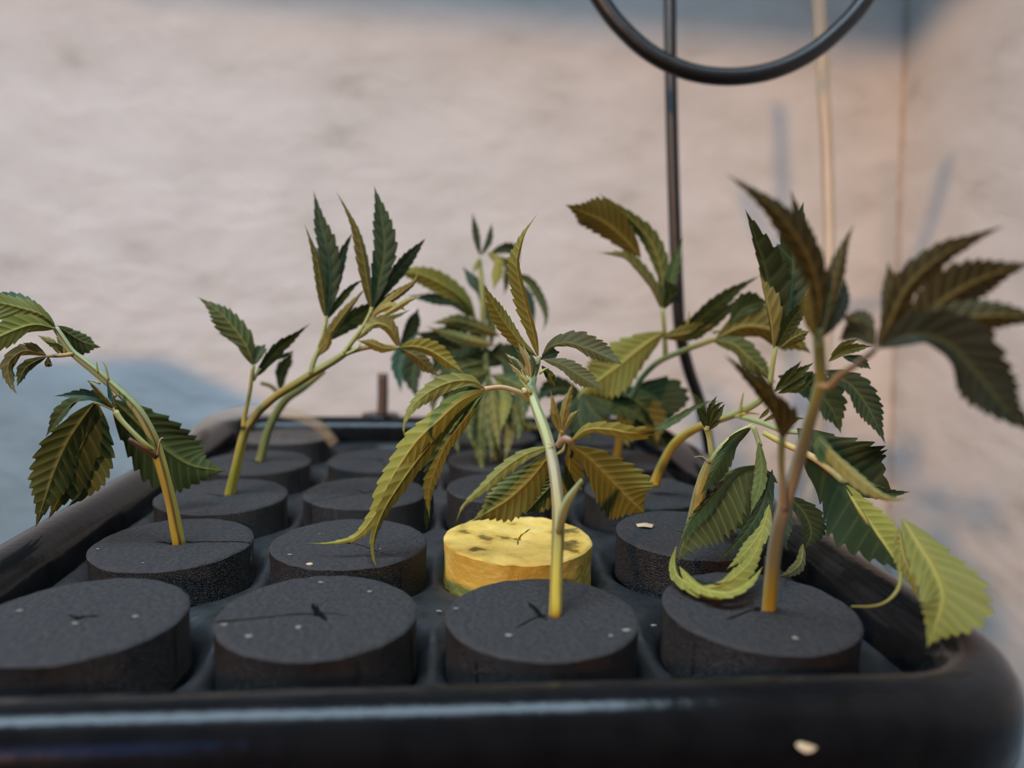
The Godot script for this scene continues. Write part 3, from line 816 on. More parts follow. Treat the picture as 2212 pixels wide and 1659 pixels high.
	stem("stipule", [31.5,57.5,-42.9,33.5,58.8,-42.9,34.6,59.1,-42.9], [0.57,0.43,0.14], [C(0xa8a45c),C(0x8f9a50)], 0)
	stem("bud_scale", [27.5,51.5,-42.5,27,52.4,-42.6,26.4,52.2,-42.7], [0.71,0.85,0.43], [C(0xd0c4a8),C(0xc8b890)], 0)
	q = leaf([36,37.9,-28.9,36.7,40.3,-25.1,37.7,41,-23,38.8,39.7,-22.8], [1.02,1.13,1.12,0.86], [C(0x9a8a68),C(0xa08478),C(0x8f7a5c)])
	lf(q, [38.4,40.1,-22.9,42.8,44,-20.9,48.6,44.7,-18.3,54,44.2,-15.7,59.3,45.2,-13.3,64.4,48.4,-10.9,69.2,52.3,-8.6,72.5,54.2,-7,75.9,54.7,-5.3], 4.7, [0.50,-0.14,-0.86,-0.46,0.38,0.81], [8,13,0,1,1,0.4,0.95])
	lf(q, [38.6,39.2,-22.7,43.5,35.9,-23.4,49.9,29.8,-24.4,55.8,23.7,-25.3,61.8,18.1,-26.1], 18.4, [-0.07,0.11,-0.99,-0.05,0.09,-0.99], [5,12,0,1,1,0.56,0.95])
	lf(q, [34.8,36.3,-29.8,28.8,28.8,-28.7,22.3,22.6,-27.9,16.6,18.9,-27.5,10.6,15.6,-27.1], 12.5, [0.04,-0.17,-0.98,0.06,-0.21,-0.98], [5,12,0,1,1,0.45,0.95])
	lf(q, [33.8,37.6,-29,26.4,35.6,-26.9,20,32,-24.6,14.1,27.4,-21.9,8.3,22.8,-19.2,5.8,18,-16.7], 4.7, [-0.02,-0.68,-0.73,0.10,-0.49,-0.86], [14,10,0,1,1,0.36,0.95])
	lf(q, [36.8,30,-33.8,35,25.1,-33.4,31.3,20.8,-33.1,26.7,15.7,-32.9], 9.0, [0.11,-0.14,-0.98,0.05,-0.10,-0.99], [6,9,0,1,1,0.42,0.95])
	lf(q, [38.6,38.4,-26.7,39.3,32.9,-27.7,39.1,25.5,-29.1,38.1,19.5,-30.4], 9.2, [0.35,0.22,-0.91,0.41,0.12,-0.90], [8,10,0,0.5,1,0.42,0.95])
	lf(q, [32.7,18.3,-44.8,29.3,14.4,-47,26.9,11.5,-48.5], 6.0, [-0.57,0.05,0.82,-0.57,0.05,0.82], [10,5,3,1,1,0.42,0.95])
	stem("branch", [36.1,39.4,-26,36.3,41.6,-25.3,36.3,43.4,-24.5], [0.87,0.80,0.66], [C(0x989c62),C(0xb0a86a)], 0)
	lf(q, [36.1,41.6,-24.3,36.5,47.3,-23.9,37.5,52.4,-23.5,39.1,57.8,-23.1], 3.3, [0.50,0.02,-0.87,0.45,-0.05,-0.89], [20,6,1,1,1,0.42,0.95])
	lf(q, [35.7,42.3,-24.4,34.2,47.3,-24,33.3,51.3,-23.6,32.5,55.1,-23.3], 2.4, [0.38,0.20,-0.90,0.34,0.16,-0.93], [20,6,1,1,1,0.42,0.95])
	lf(q, [36.4,42.4,-24.3,38.1,46.7,-23.2,39.5,48.5,-22.5,41,49.8,-21.9], 2.1, [0.58,-0.01,-0.81,0.53,-0.18,-0.83], [20,6,1,1,1,0.42,0.95])
	lf(q, [35.3,43.1,-24.5,33.6,46.7,-23.3,32.8,49.1,-22.5], 1.6, [0.24,0.42,-0.88,0.23,0.38,-0.89], [20,6,1,1,1,0.42,0.95])
	lf(q, [37.3,39.9,-23.9,36.4,37.9,-22.4,33.8,36.6,-20.8], 1.4, [-0.33,-0.47,-0.82,-0.41,-0.27,-0.87], [20,6,1,1,1,0.42,0.95])
	stem("stipule", [34.3,37.9,-27,33.3,38.8,-27.2,32.5,38.5,-27.2], [0.27,0.20,0.13], [C(0xb8a870)], 0)

func cutting_5() -> void:
	var q: MeshInstance3D
	plant([87.9,3.5,-58.4], "cutting with a split woody stalk and curled drooping leaves, beside the pale chip")
	stem("stem", [87.5,1.1,-58.1,87.9,3.6,-58.4,89.4,14.3,-57.7,90.7,21.9,-56.5,91.9,26.9,-55], [2.23,2.23,2.13,1.96,1.71], [C(0xa08a40),C(0xa8924c),C(0x9c9050),C(0x86905a)], 0.3)
	stem("branch", [92.3,26.5,-53.9,91.8,28.8,-54.3,90.8,34.9,-55.1,89.9,38.8,-55.7], [1.01,0.93,0.85,1.08], [C(0x86905a),C(0x9a9a5c),C(0x989c62)], 0)
	stem("stipule", [89.9,26.9,-52.2,88.7,28.4,-52.5,87.1,29,-52.7,85.3,28.7,-52.8], [0.46,0.31,0.23,0.15], [C(0xb0926a)], 0)
	q = leaf([89.6,37.4,-54.6,89.8,38.9,-54.7], [0.93,0.93], [C(0x989c62)])
	lf(q, [89.2,38,-54.7,87.2,44.4,-54.7,85.7,48.3,-54.8,83.6,51,-54.8], 3.4, [-0.02,0.00,1.00,0.06,0.06,1.00], [25,6,0,1,1,0.42,0.95])
	lf(q, [90,38.3,-54.6,90.4,43.7,-54.4,91.1,46.8,-54.1,92.3,49.4,-53.8], 3.0, [-0.10,-0.05,0.99,-0.15,-0.04,0.99], [25,6,0,1,1,0.42,0.95])
	lf(q, [90.2,38,-54.6,92.8,43,-53.9,94.1,45.4,-53.5,95.1,46.7,-53.3], 3.0, [-0.17,-0.05,0.98,-0.18,-0.05,0.98], [25,6,0,1,1,0.42,0.95])
	lf(q, [90.3,38.9,-54.7,91.6,44,-54.2,92.9,46.3,-53.8,94.7,47.3,-53.4], 2.6, [-0.14,-0.06,0.99,-0.21,-0.07,0.97], [25,6,0,1,1,0.42,0.95])
	lf(q, [89.5,38,-54.6,88.2,42.2,-54.2,86.4,45.3,-53.8], 3.0, [0.01,-0.11,0.99,0.08,-0.06,0.99], [25,6,0,1,1,0.42,0.95])
	lf(q, [90.6,37.7,-54.5,92.5,40.4,-53.4,94,41.2,-52.6], 2.1, [-0.29,-0.18,0.94,-0.39,-0.13,0.91], [25,6,0,1,1,0.42,0.95])
	q = leaf([91.5,26.5,-54,92.5,29,-53.2,94.8,32.8,-52.5,99.7,37.4,-51.7,103.7,39.9,-50.6], [1.16,1.00,0.92,0.84,0.76], [C(0x8f8c50),C(0x989c62),C(0x989c62)])
	lf(q, [103.7,39.7,-50.6,98.5,37.2,-49.1,93.6,32.5,-46.8,89.1,26.6,-44.1,83.4,18.9,-40.6], 11.2, [0.22,0.14,0.97,-0.02,0.43,0.90], [-12,11,0,1,0.25,0.42,0.95])
	lf(q, [104.6,27.3,-47.9,96.2,25.6,-43.8,88.4,21.3,-38.5,80.5,15.8,-32.2,74.1,10,-25.8,69.9,4.3,-19.6], 25.6, [-0.39,-0.25,-0.89,-0.26,-0.61,-0.74], [-14,15,4,0.18,1,0.45,0.4])
	lf(q, [102.6,27.9,-44.1,95.9,27.2,-40.9,88.9,23.7,-36.2,81.5,18.9,-30.4,74.5,13.8,-24.2,69.6,8.6,-18.1], 7.4, [0.44,-0.19,0.88,0.42,0.49,0.77], [10,12,0,1,0.3,0.42,0.95])
	lf(q, [70.3,9.5,-21.2,68.8,5.5,-17.8,68.3,3.9,-11.6,71,4.1,-4.3,76.6,5.3,-1.9,83.6,8.2,-4.8,90.7,11,-12.6,96.8,17.7,-21], 6.2, [-0.38,-0.51,-0.77,0.53,-0.81,-0.26], [18,15,0,1,1,0.45,0.95])
	lf(q, [70.1,5,-16.6,70.7,4.5,-5.4,73.6,4.9,0.9,78.1,5.3,2.2,84.1,6.8,-0.5,91.1,8.3,-8.2], 4.3, [0.20,-0.98,-0.05,0.07,-0.99,-0.13], [10,11,0,1,1,0.42,0.95])
	lf(q, [70.7,2.6,-17.3,73.2,3.5,-5,78.3,4.8,-1.7,85.1,6.6,-5.4,92.3,9,-14.2], 4.1, [-0.96,0.21,0.18,0.47,0.68,0.57], [10,8,4,1,1,0.42,0.95])
	lf(q, [108,26.8,-43.5,104.2,21.2,-38.3,99.9,16.1,-33.2,92.7,10.8,-27,81.7,5.3,-18.7], 7.6, [0.13,0.63,0.77,0.36,0.48,0.80], [10,11,4,1,0.5,0.42,0.95])
	lf(q, [103.7,17.8,-34.6,99.3,12.5,-28.3,91.9,7.8,-21.4,82.9,4.7,-14.5], 5.9, [0.42,-0.82,-0.39,-0.02,-0.90,-0.44], [10,10,0,1,1,0.42,0.95])
	lf(q, [108,25.8,-53.5,101.2,17.6,-51.5,98.5,8.8,-49.2,94.3,3,-47.7], 13.9, [0.37,-0.50,-0.78,0.27,-0.42,-0.87], [10,9,2,1,1,0.42,0.95])
	q = leaf([102.9,40.2,-48.7,104.1,37.1,-48.2,105.3,33.4,-47.6], [0.83,0.83], [C(0x96a070),C(0x9ca878)])
	lf(q, [103.8,35.5,-45,103.8,29.3,-42,102.7,24,-39.4,100.5,19.3,-37.2,97.7,14.1,-34.7], 5.7, [-0.75,0.29,0.59,-0.54,0.59,0.60], [30,9,1,1,1,0.42,0.95])
	lf(q, [104.6,27.4,-43.9,107.6,24.4,-43.2,110.1,22.3,-42.7], 2.4, [0.19,-0.01,-0.98,0.17,-0.02,-0.98], [10,4,2,1,1,0.42,0.95])
	lf(q, [111,19.7,-38.3,115.5,15.1,-35.9,117.3,9.1,-33.6,114.5,3.7,-31.9], 9.3, [-0.21,0.28,0.94,-0.07,0.33,0.94], [10,10,4,1,1,0.42,0.95])
	lf(q, [114.3,5.8,-32.2,109.1,3.5,-22.6,102.7,3.3,-15.7,95.9,4.6,-9.3], 3.8, [-0.25,-0.90,-0.35,-0.69,-0.23,-0.69], [10,8,2,1,1,0.42,0.95])
	lf(q, [112.8,20.1,-42.2,111.4,14.5,-40.4,110.2,7.6,-38.1,111.1,2.2,-36], 6.8, [-0.39,0.38,0.84,-0.41,0.26,0.88], [10,8,3,1,1,0.42,0.95])
	q = leaf([106.5,37.9,-48.1,110.5,35.7,-42.4,116.1,33.2,-35.5,119,30.7,-28.9,122,27.1,-24.1], [0.91,1.04,1.08,1.12,1.10], [C(0x9a9850),C(0xb09c58),C(0xa88a60),C(0x9c8f4c)])
	lf(q, [121.7,27.1,-24.2,121.5,22.2,-15.7,121.9,18.1,-6.6,121.7,14.6,1.9,120.7,11.9,8.1], 12.3, [0.91,-0.38,-0.19,0.90,-0.44,-0.04], [0,11,0,0.05,1,0.45,0.95])
	lf(q, [115.3,34,-39.8,119.2,30.6,-30.7,121.4,26.3,-21.9,121.9,18.2,-7.1,121.9,14.4,1.3,121,11.6,7.1], 27.9, [-0.89,0.13,0.43,-0.90,0.43,0.07], [0,9,4,0.03,1,0.45,0.25])
	stem("dry_tip", [120.4,12.4,8,118.2,9.8,11.2,114.5,7.3,13.2,110.2,6.1,14,104.5,5.9,13.5], [0.48,0.47,0.35,0.29,0.17], [C(0x7f7a34),C(0x847c38)], 0)
	lf(q, [120.6,38.3,-54,126.1,32.3,-50.3,132.5,26.9,-46.5,139.2,23.4,-43,146.7,20.4,-39.4], 25.4, [-0.36,0.23,0.91,-0.31,0.33,0.89], [10,8,4,1.1,0.8,0.5,0.55])
	lf(q, [124.6,26.9,-27.9,129.8,25,-25.2,134.4,24.5,-23,140.3,25.7,-20.4], 4.4, [-0.50,-0.13,0.85,-0.39,-0.09,0.92], [10,7,3,1,1,0.42,0.95])
	lf(q, [121.8,25.5,4.4,122.1,20.7,11.8,122,16.6,18.4,119.7,12,25.3,109.9,5.8,35.3], 18.4, [0.30,-0.79,-0.53,-0.19,-0.74,-0.64], [-16,13,0,0.85,1,0.45,0.95])
	lf(q, [124.5,21.3,-0.9,123.3,15.4,4.2,123.4,10.9,8.7,122.6,6.5,13], 5.6, [0.02,-0.66,-0.75,0.04,-0.70,-0.71], [10,9,0,1,1,0.42,0.95])

func cutting_6() -> void:
	var q: MeshInstance3D
	plant([89.1,5.5,-109.2], "cutting with an arching yellow stem and upright deep green leaves, third row")
	stem("stem", [88.5,3.6,-109,89.1,6.1,-109.3,91.6,15.6,-106.2,95,23.4,-102.9,100.6,29.9,-97.2,106.6,33.6,-93.1,112.3,36.9,-89,115.5,39.7,-85,119.7,44.3,-81.2,121.4,50.4,-78.8], [2.00,1.90,1.78,1.76,1.63,1.52,1.41,1.31,1.20,1.02], [C(0xa8942e),C(0x9c8a34),C(0x8a8030),C(0x9c8a34),C(0x7c7436),C(0x86905a),C(0x86905a),C(0x86905a)], 0.3)
	stem("branch", [112.3,36.9,-89,115.7,36.4,-82.5,117.9,36.2,-74.2,121,35.3,-65.8,125.5,35.7,-59.4], [0.97,0.95,0.92,0.81,0.72], [C(0x86905a),C(0x84905e),C(0x84905e)], 0)
	stem("stipule", [113.1,38.3,-85,113.6,41.7,-85.4,114.4,45.9,-85.9], [0.70,0.44,0.17], [C(0x8a8c48),C(0x5f7038)], 0)
	stem("stipule", [112.7,37.7,-85,116.9,38.3,-84.7,120.4,37.9,-84.4], [0.52,0.44,0.17], [C(0xb0a050)], 0)
	stem("branch", [121.4,50,-78.8,121.6,55.2,-78.4,121.8,60.3,-78,122.3,63.4,-78.4], [1.02,0.93,0.84,0.84], [C(0x86905a),C(0x9a9a58),C(0x989c62)], 0)
	q = leaf([122.2,62.3,-78.3,122.3,64,-78.5], [0.84,0.84], [C(0x989c62)])
	lf(q, [121.2,63.1,-77.4,119.8,72.1,-77.4,117.5,81.2,-77.4,114.2,90.2,-77.5], 10.5, [0.16,0.03,-0.99,0.26,0.09,-0.96], [16,6,1,1,0.15,0.42,0.95])
	lf(q, [123.1,64.3,-81.5,121.4,77,-81,118.1,90.3,-80.6,113.2,102.6,-80.2,108.5,113,-79.9], 16.2, [-0.60,-0.11,0.79,-0.34,-0.18,0.92], [10,8,4,0.3,1,0.42,0.6])
	lf(q, [124.9,63,-83.2,128.7,75.3,-84.4,130.7,89,-86,131.1,102.6,-87.7,134.6,117.3,-89.3], 13.7, [-0.49,0.24,0.84,-0.22,0.16,0.96], [10,11,4,1,1,0.48,0.95])
	lf(q, [122.7,64.1,-77.4,125.1,70.9,-76,128.2,77,-74.4,131.4,82.3,-73], 6.7, [-0.14,-0.16,0.98,-0.16,-0.18,0.97], [18,8,0,1,1,0.42,0.95])
	lf(q, [123.6,63.5,-77.3,127.4,67.4,-74.9,132,70.1,-72.3], 6.0, [0.50,0.02,-0.86,0.50,-0.01,-0.86], [10,7,4,1,1,0.42,0.95])
	lf(q, [120.6,48,-73.5,125.7,53.6,-71.1,129.6,57.1,-69.2,132.2,59.4,-67.9], 4.8, [-0.31,-0.14,0.94,-0.38,-0.07,0.92], [26,7,0,1,1,0.42,0.95])
	lf(q, [121.3,49.4,-73.6,124.1,54,-71.4,126.4,57.5,-69.5,127.7,60,-68.4], 3.5, [-0.35,-0.23,0.91,-0.42,-0.20,0.89], [26,7,0,1,1,0.42,0.95])
	lf(q, [122,47.4,-73.3,126.8,50.8,-70.3,130.6,55.5,-67.5], 3.8, [-0.42,-0.18,0.89,-0.45,-0.15,0.88], [26,7,0,1,1,0.42,0.95])
	lf(q, [123.6,48.2,-73.3,128.8,49.9,-69.8,131.9,54.1,-67.2], 2.9, [-0.51,-0.17,0.84,-0.47,-0.18,0.86], [26,7,0,1,1,0.42,0.95])
	lf(q, [121.6,48.7,-73.5,125.2,56.2,-69.8,127,58.7,-68.3], 2.2, [-0.35,-0.27,0.90,-0.46,-0.20,0.86], [26,7,0,1,1,0.42,0.95])
	lf(q, [137.1,59.7,-67.5,140.2,62.9,-65.9,144.1,64.8,-63.9,149.4,65.8,-61.2], 4.0, [-0.34,-0.15,0.93,-0.44,-0.10,0.89], [15,6,1,1,1,0.42,0.95])
	lf(q, [138.9,61.6,-69.6,141.4,64.4,-68.3,143.6,66.1,-67.3,146.7,68.2,-65.8], 3.0, [-0.33,-0.14,0.93,-0.39,-0.08,0.92], [15,5,1,1,1,0.42,0.95])
	lf(q, [112.9,39.2,-67,114.8,41.8,-65.9,115.6,43.9,-65.3], 1.8, [-0.38,-0.09,0.92,-0.35,-0.14,0.93], [10,4,1,1,1,0.42,0.95])
	lf(q, [114.5,38.4,-66.7,117.6,40.6,-65.7,120.1,43,-64.8], 1.8, [-0.33,0.01,0.95,-0.33,0.00,0.94], [10,4,1,1,1,0.42,0.95])
	lf(q, [121,36.1,-65.9,125.3,39.6,-64.6,128.2,39.8,-63.7], 1.8, [-0.31,0.05,0.95,-0.31,-0.01,0.95], [10,4,1,1,1,0.42,0.95])
	lf(q, [122.6,36.1,-65.7,124,39.6,-64.7,124.3,41.7,-64.3], 1.8, [-0.37,-0.11,0.92,-0.34,-0.16,0.93], [10,4,1,1,1,0.42,0.95])
	q = leaf([128,52.1,-83.5,133.2,51,-82.9,137.5,48.8,-82.3], [0.69,0.69], [C(0x86905a)])
	lf(q, [127.2,52.3,-85.6,135.1,49.9,-83,141.4,46.4,-80.7,145.8,39.9,-77.9,148.1,32.1,-75.2], 14.1, [-0.21,0.31,0.93,-0.33,0.23,0.92], [10,10,4,1,1,0.42,0.95])
	lf(q, [141.5,55.3,-78.7,148.7,51.5,-74.4,153.1,45,-70.1,155.5,38.3,-66.2,157.4,30.8,-62], 10.4, [-0.40,0.26,0.88,-0.56,0.29,0.78], [10,11,4,1,1,0.38,0.95])
	lf(q, [149.3,60.4,-80.7,152.4,59.6,-78.1,154.7,58.2,-75.7,156.6,56.4,-73.5], 4.4, [-0.63,0.11,0.77,-0.66,0.22,0.72], [10,5,4,1,1,0.42,0.95])

func cutting_7() -> void:
	var q: MeshInstance3D
	plant([86.2,2.6,-168.8], "dark leafy cutting arching right in front of the straight black hose")
	stem("stem", [85.7,0.1,-168.5,86.4,4,-167.9,88.3,19,-167.6,93.5,35.9,-165.3,96.7,42.8,-163.9,103,50.1,-160.3,111.2,55.4,-154.2,122.9,61.5,-145.9], [2.04,1.92,1.80,1.45,1.33,1.31,1.29,1.16], [C(0x8a7a28),C(0x7c7436),C(0x5c6a3e),C(0x5c6a3e),C(0x5c6a3e),C(0x7c7436)], 0)
	q = leaf([122.9,61.5,-145.9,124.4,61.9,-145.8], [0.95,0.95], [C(0x7c7436)])
	lf(q, [122.9,61.5,-145.9,131.9,59.7,-142.6,138.7,53.2,-138.9,144.2,48,-135.9,148.8,43.1,-133.2], 12.0, [0.24,-0.39,-0.89,0.29,-0.24,-0.93], [10,9,4,1,1,0.42,0.95])
	lf(q, [125.1,62,-147.8,136.6,67.8,-144.7,148,66.9,-140.9,157.2,61.9,-137,164.5,56.7,-133.6], 19.8, [0.19,0.15,-0.97,0.52,0.18,-0.83], [10,11,2,1,1,0.42,0.95])
	lf(q, [130.6,68.5,-146.1,135.8,75.7,-145,140.9,78.3,-143.7,147.4,79.3,-142], 11.5, [-0.19,-0.02,0.98,-0.23,-0.14,0.96], [10,8,0,1,1,0.42,0.95])
	stem("branch", [106,52.6,-160.3,105.3,61.3,-160.5,104.3,70,-160.7,103.8,74.7,-161.4], [1.31,1.09,0.98,0.98], [C(0x5c6a3e),C(0x7c7436),C(0x86905a)], 0)
	q = leaf([103.8,73.2,-161.2,103.6,75.6,-161.5], [0.87,0.87], [C(0x86905a)])
	lf(q, [103.6,73.9,-161.3,99.4,82.9,-160.6,92.5,91.3,-159.8,84,98.3,-158.9,71,100.3,-157.4], 10.9, [-0.24,-0.04,-0.97,-0.18,-0.56,-0.81], [10,10,2,1,0.3,0.42,0.95])
	lf(q, [104.9,74.7,-165.3,104.8,89.5,-166.3,99.6,104.6,-167.8,90.6,115.2,-169.1,73.3,128.6,-170.9], 9.6, [0.59,-0.05,-0.81,0.34,0.32,-0.88], [10,12,4,1,1,0.45,0.95])
	lf(q, [92.6,98.6,-161.4,83.3,107.6,-160.4,74.2,114,-159.4,65.4,117.8,-158.5,55.5,121.2,-157.3], 19.1, [0.35,0.45,-0.83,0.06,0.49,-0.87], [8,12,2,1,1,0.45,0.95])
	lf(q, [104.4,74.8,-161.3,107,86.3,-162.6,109.5,96,-163.6,113.3,109,-165], 6.6, [-0.41,0.19,0.89,-0.24,0.17,0.96], [10,8,0,1,1,0.42,0.95])
	lf(q, [102.9,74.9,-155.4,104.5,80.9,-153.4,103.6,84.7,-152.4,100.9,88.6,-151.3], 6.8, [-0.19,-0.26,0.95,-0.09,-0.33,0.94], [10,5,4,1,1,0.42,0.95])
	lf(q, [104.4,64.5,-158,93.4,58,-153.7,79.3,48.2,-147.7,70.2,42.3,-143.8,61.3,36.3,-139.8], 23.7, [-0.23,-0.23,-0.95,-0.19,-0.33,-0.93], [4,13,0,1,1,0.48,0.95])
	lf(q, [105,60.9,-159.5,116.2,67.3,-157.9,126.4,75.9,-156.6,136.5,84.6,-155.4,148.2,91.8,-153.7], 10.7, [0.01,-0.27,0.96,-0.02,-0.19,0.98], [10,11,0,1,1,0.36,0.95])
	lf(q, [111.5,60.5,-154.8,122.4,67.2,-153.4,131.5,75,-152.3,141.5,83.2,-151.1], 6.0, [0.02,-0.24,0.97,-0.01,-0.13,0.99], [10,9,0,1,1,0.42,0.95])
	lf(q, [103.1,61.9,-157.8,111.3,63.4,-155.9,119.4,65.4,-154,126.4,68.5,-152.6], 9.5, [0.17,0.27,-0.95,0.14,0.15,-0.98], [10,8,2,1,1,0.42,0.95])
	stem("stipule", [114.1,68.2,-155.6,114.9,71.4,-155.9,115.1,74.2,-156.3], [0.75,0.54,0.22], [C(0x7c7436)], 0)
	stem("stipule", [126.1,64.6,-154.1,130.4,65.1,-153.8,135.1,63.5,-153.2], [0.75,0.54,0.22], [C(0x7c7436)], 0)
	lf(q, [94,34.9,-179.3,102.9,32.5,-176.9,109.9,27.1,-174.3,113.2,18.3,-171.5], 25.7, [-0.18,0.29,0.94,-0.14,0.25,0.96], [10,9,4,1,1,0.42,0.95])
	lf(q, [90.3,32.5,-173.3,99,26.5,-170.3,104.4,17.9,-167.3,105.2,9.2,-164.9], 14.5, [0.41,0.15,-0.90,0.59,-0.16,-0.79], [10,9,2,1,1,0.42,0.95])
	lf(q, [95.8,35.2,-177.2,87.4,32.5,-176,79.1,25.9,-174,75.4,18.2,-171.7], 16.3, [0.00,0.39,0.92,-0.28,0.39,0.88], [10,9,4,1,1,0.42,0.95])
	lf(q, [92.7,34.7,-169.3,90,24.9,-166.1,88.1,16.4,-163.2,90.3,8,-160], 9.5, [-0.15,-0.27,-0.95,-0.07,-0.38,-0.92], [10,8,0,1,1,0.42,0.95])
	lf(q, [92.5,20.1,-180.6,101.8,14.5,-179.1,111.1,10.1,-177.7,122.8,7.9,-176.4], 11.7, [-0.11,0.09,0.99,-0.08,0.16,0.98], [10,8,4,1,1,0.42,0.95])

func cutting_8() -> void:
	var q: MeshInstance3D
	plant([28.1,0.2,-174.4], "blurred bushy cutting with withered hanging leaves, behind the sharp middle one")
	stem("stem", [27.9,-2,-174.2,28.1,1.3,-174.6,26.7,13,-180.3,24.9,28.3,-186.4,22.7,44,-192.7,21.5,60.2,-196.9,20.8,78.9,-201.4,19.3,97.8,-206], [1.94,1.82,1.73,1.75,1.65,1.42,1.31,1.08], [C(0x7a7434),C(0x7c7436),C(0x6c6a3c),C(0x7c7436),C(0x86905a)], 0)
	q = leaf([21.5,60.2,-196.9,19.1,64.9,-197.7,17.5,67.2,-198.2], [0.95,0.95], [C(0x7c7436)])
	lf(q, [17.5,67.2,-198.2,11.2,76.6,-193.7,0.3,84.4,-188.1,-11.9,89.3,-182,-26.3,90.6,-174.6], 12.3, [-0.47,0.10,-0.88,-0.47,-0.12,-0.88], [10,13,0,1,1,0.42,0.95])
	lf(q, [14.5,68.4,-202.6,7.3,75,-200.8,-3.3,77.4,-198.3,-17.9,78.4,-194.5], 7.1, [0.02,-0.24,0.97,0.25,0.00,0.97], [10,9,3,1,1,0.42,0.95])
	lf(q, [29.6,59.3,-194.1,18.8,63.4,-189.9,7.2,66.7,-185.2,-5.1,65.9,-179.7], 8.9, [-0.39,-0.08,-0.92,-0.38,-0.25,-0.89], [10,9,2,1,1,0.42,0.95])
	lf(q, [27.1,54.7,-189.7,14.1,57.5,-183.2,3.4,60.7,-177.7,-7.5,64.9,-171.7], 6.9, [-0.46,-0.15,-0.87,-0.50,-0.06,-0.86], [10,9,1,1,1,0.42,0.95])
	lf(q, [21.5,72.2,-204.5,20.5,80.1,-206.9,15.2,87.9,-209.8,10.4,94.5,-212.4], 7.2, [-0.08,0.28,0.96,-0.20,0.22,0.95], [10,7,3,1,1,0.42,0.95])
	lf(q, [-18.9,55.8,-179.6,-15.2,62.1,-177.1,-12.7,67.7,-175.1,-10.6,73.5,-173.1], 7.6, [0.00,-0.37,0.93,0.09,-0.36,0.93], [10,6,3,1,1,0.42,0.95])
	lf(q, [19.5,99.7,-206.2,17.8,108.5,-207.5,16.8,114.4,-208.4,15.3,121.9,-209.5], 4.3, [-0.07,0.13,0.99,-0.08,0.13,0.99], [10,6,4,1,1,0.42,0.95])
	lf(q, [20.2,99.8,-206.2,23.6,106.3,-207.5,25,112.3,-208.9,25.5,117.1,-210], 3.8, [0.07,0.17,0.98,-0.03,0.23,0.97], [10,5,4,1,1,0.42,0.95])
	lf(q, [19.2,98.7,-204.1,17.3,94.2,-202.6,15.9,90.1,-201.3], 2.8, [-0.09,-0.28,-0.96,-0.08,-0.29,-0.95], [10,4,1,1,1,0.42,0.95])
	lf(q, [23.1,101.5,-206.2,27.3,97.9,-204.3,28,90.8,-202,26.3,81.9,-199.3], 6.7, [0.39,-0.01,-0.92,0.01,-0.29,-0.96], [10,7,0,1,1,0.42,0.95])
	lf(q, [25.1,101.6,-208,32.3,103.4,-207.6,37.6,101.8,-207,40,95.9,-206], 6.7, [-0.04,-0.04,1.00,-0.15,0.10,0.98], [10,7,4,1,1,0.42,0.95])
	lf(q, [24.7,100,-209.9,33,95.8,-208.6,33.5,86.3,-207.3,32.1,79.1,-206.5], 5.3, [0.15,-0.00,-0.99,0.05,-0.12,-0.99], [10,7,2,1,1,0.42,0.95])
	lf(q, [34.3,91,-205.9,44.1,87.4,-202.4,50.6,78.3,-198.4,53.2,69,-195,51.2,60.9,-192.4], 5.6, [-0.40,-0.26,0.88,-0.39,0.37,0.84], [10,10,0,1,1,0.42,0.95])
	lf(q, [35.1,87.5,-209.4,42.7,81.6,-206.6,46.5,72.6,-203.8,47.9,63.2,-201.1], 5.8, [-0.15,0.26,0.95,-0.14,0.25,0.96], [10,8,3,1,1,0.42,0.95])
	lf(q, [21.7,78.9,-205.4,25.3,67.1,-202.7,25.8,57.6,-200.8,24.4,50.5,-199.5], 5.3, [0.10,-0.19,-0.98,0.03,-0.19,-0.98], [10,7,2,1,1,0.42,0.95])
	lf(q, [21.7,60,-200.9,11,54.2,-197.1,0.5,47.3,-192.9,-5.2,37.3,-188.2], 13.5, [0.22,0.21,0.95,0.15,0.35,0.92], [10,8,4,1,1,0.42,0.95])
	lf(q, [22.9,56.4,-200.4,15.7,47.2,-195.4,5.2,41.7,-191.1,-2.9,38.5,-188.1], 13.5, [0.17,0.36,0.92,0.26,0.22,0.94], [10,8,4,1,1,0.42,0.95])
	lf(q, [21.8,50.5,-199.7,11,49.5,-196.7,-0.8,54.3,-193.8,-11.1,56.7,-191.2], 12.4, [0.26,0.12,0.96,0.25,0.02,0.97], [10,8,4,1,1,0.42,0.95])
	lf(q, [22.5,45.8,-199,28.7,48.6,-195.1,34.3,44.4,-189.9,38.6,39.2,-184.6], 13.5, [-0.50,-0.09,0.86,-0.39,0.47,0.79], [10,8,4,1,1,0.42,0.95])
	lf(q, [31.3,44,-198,25.2,46.2,-195.2,19.2,44.1,-191.8,13.2,38.8,-186.8], 13.0, [0.40,-0.05,0.92,0.31,0.44,0.84], [10,8,0,1,1,0.42,0.95])
	lf(q, [-11.6,64.1,-204.3,-17.3,54.8,-200,-21.2,43.4,-194.9,-19.9,30.1,-188.5], 9.6, [0.20,0.31,0.93,0.04,0.44,0.90], [10,8,3,1,1,0.42,0.95])
	lf(q, [-5.7,59.5,-203.2,-11.4,49.1,-198.4,-14.6,37.8,-193.2,-10.9,26.2,-187.2], 11.3, [0.17,0.33,0.93,-0.05,0.45,0.89], [10,8,4,1,1,0.42,0.95])
	lf(q, [18.2,55.2,-200.6,7.4,59.5,-198,-3.1,58.2,-194.9,-14.6,60.5,-192], 9.6, [0.22,-0.03,0.97,0.26,0.02,0.97], [10,8,4,1,1,0.42,0.95])
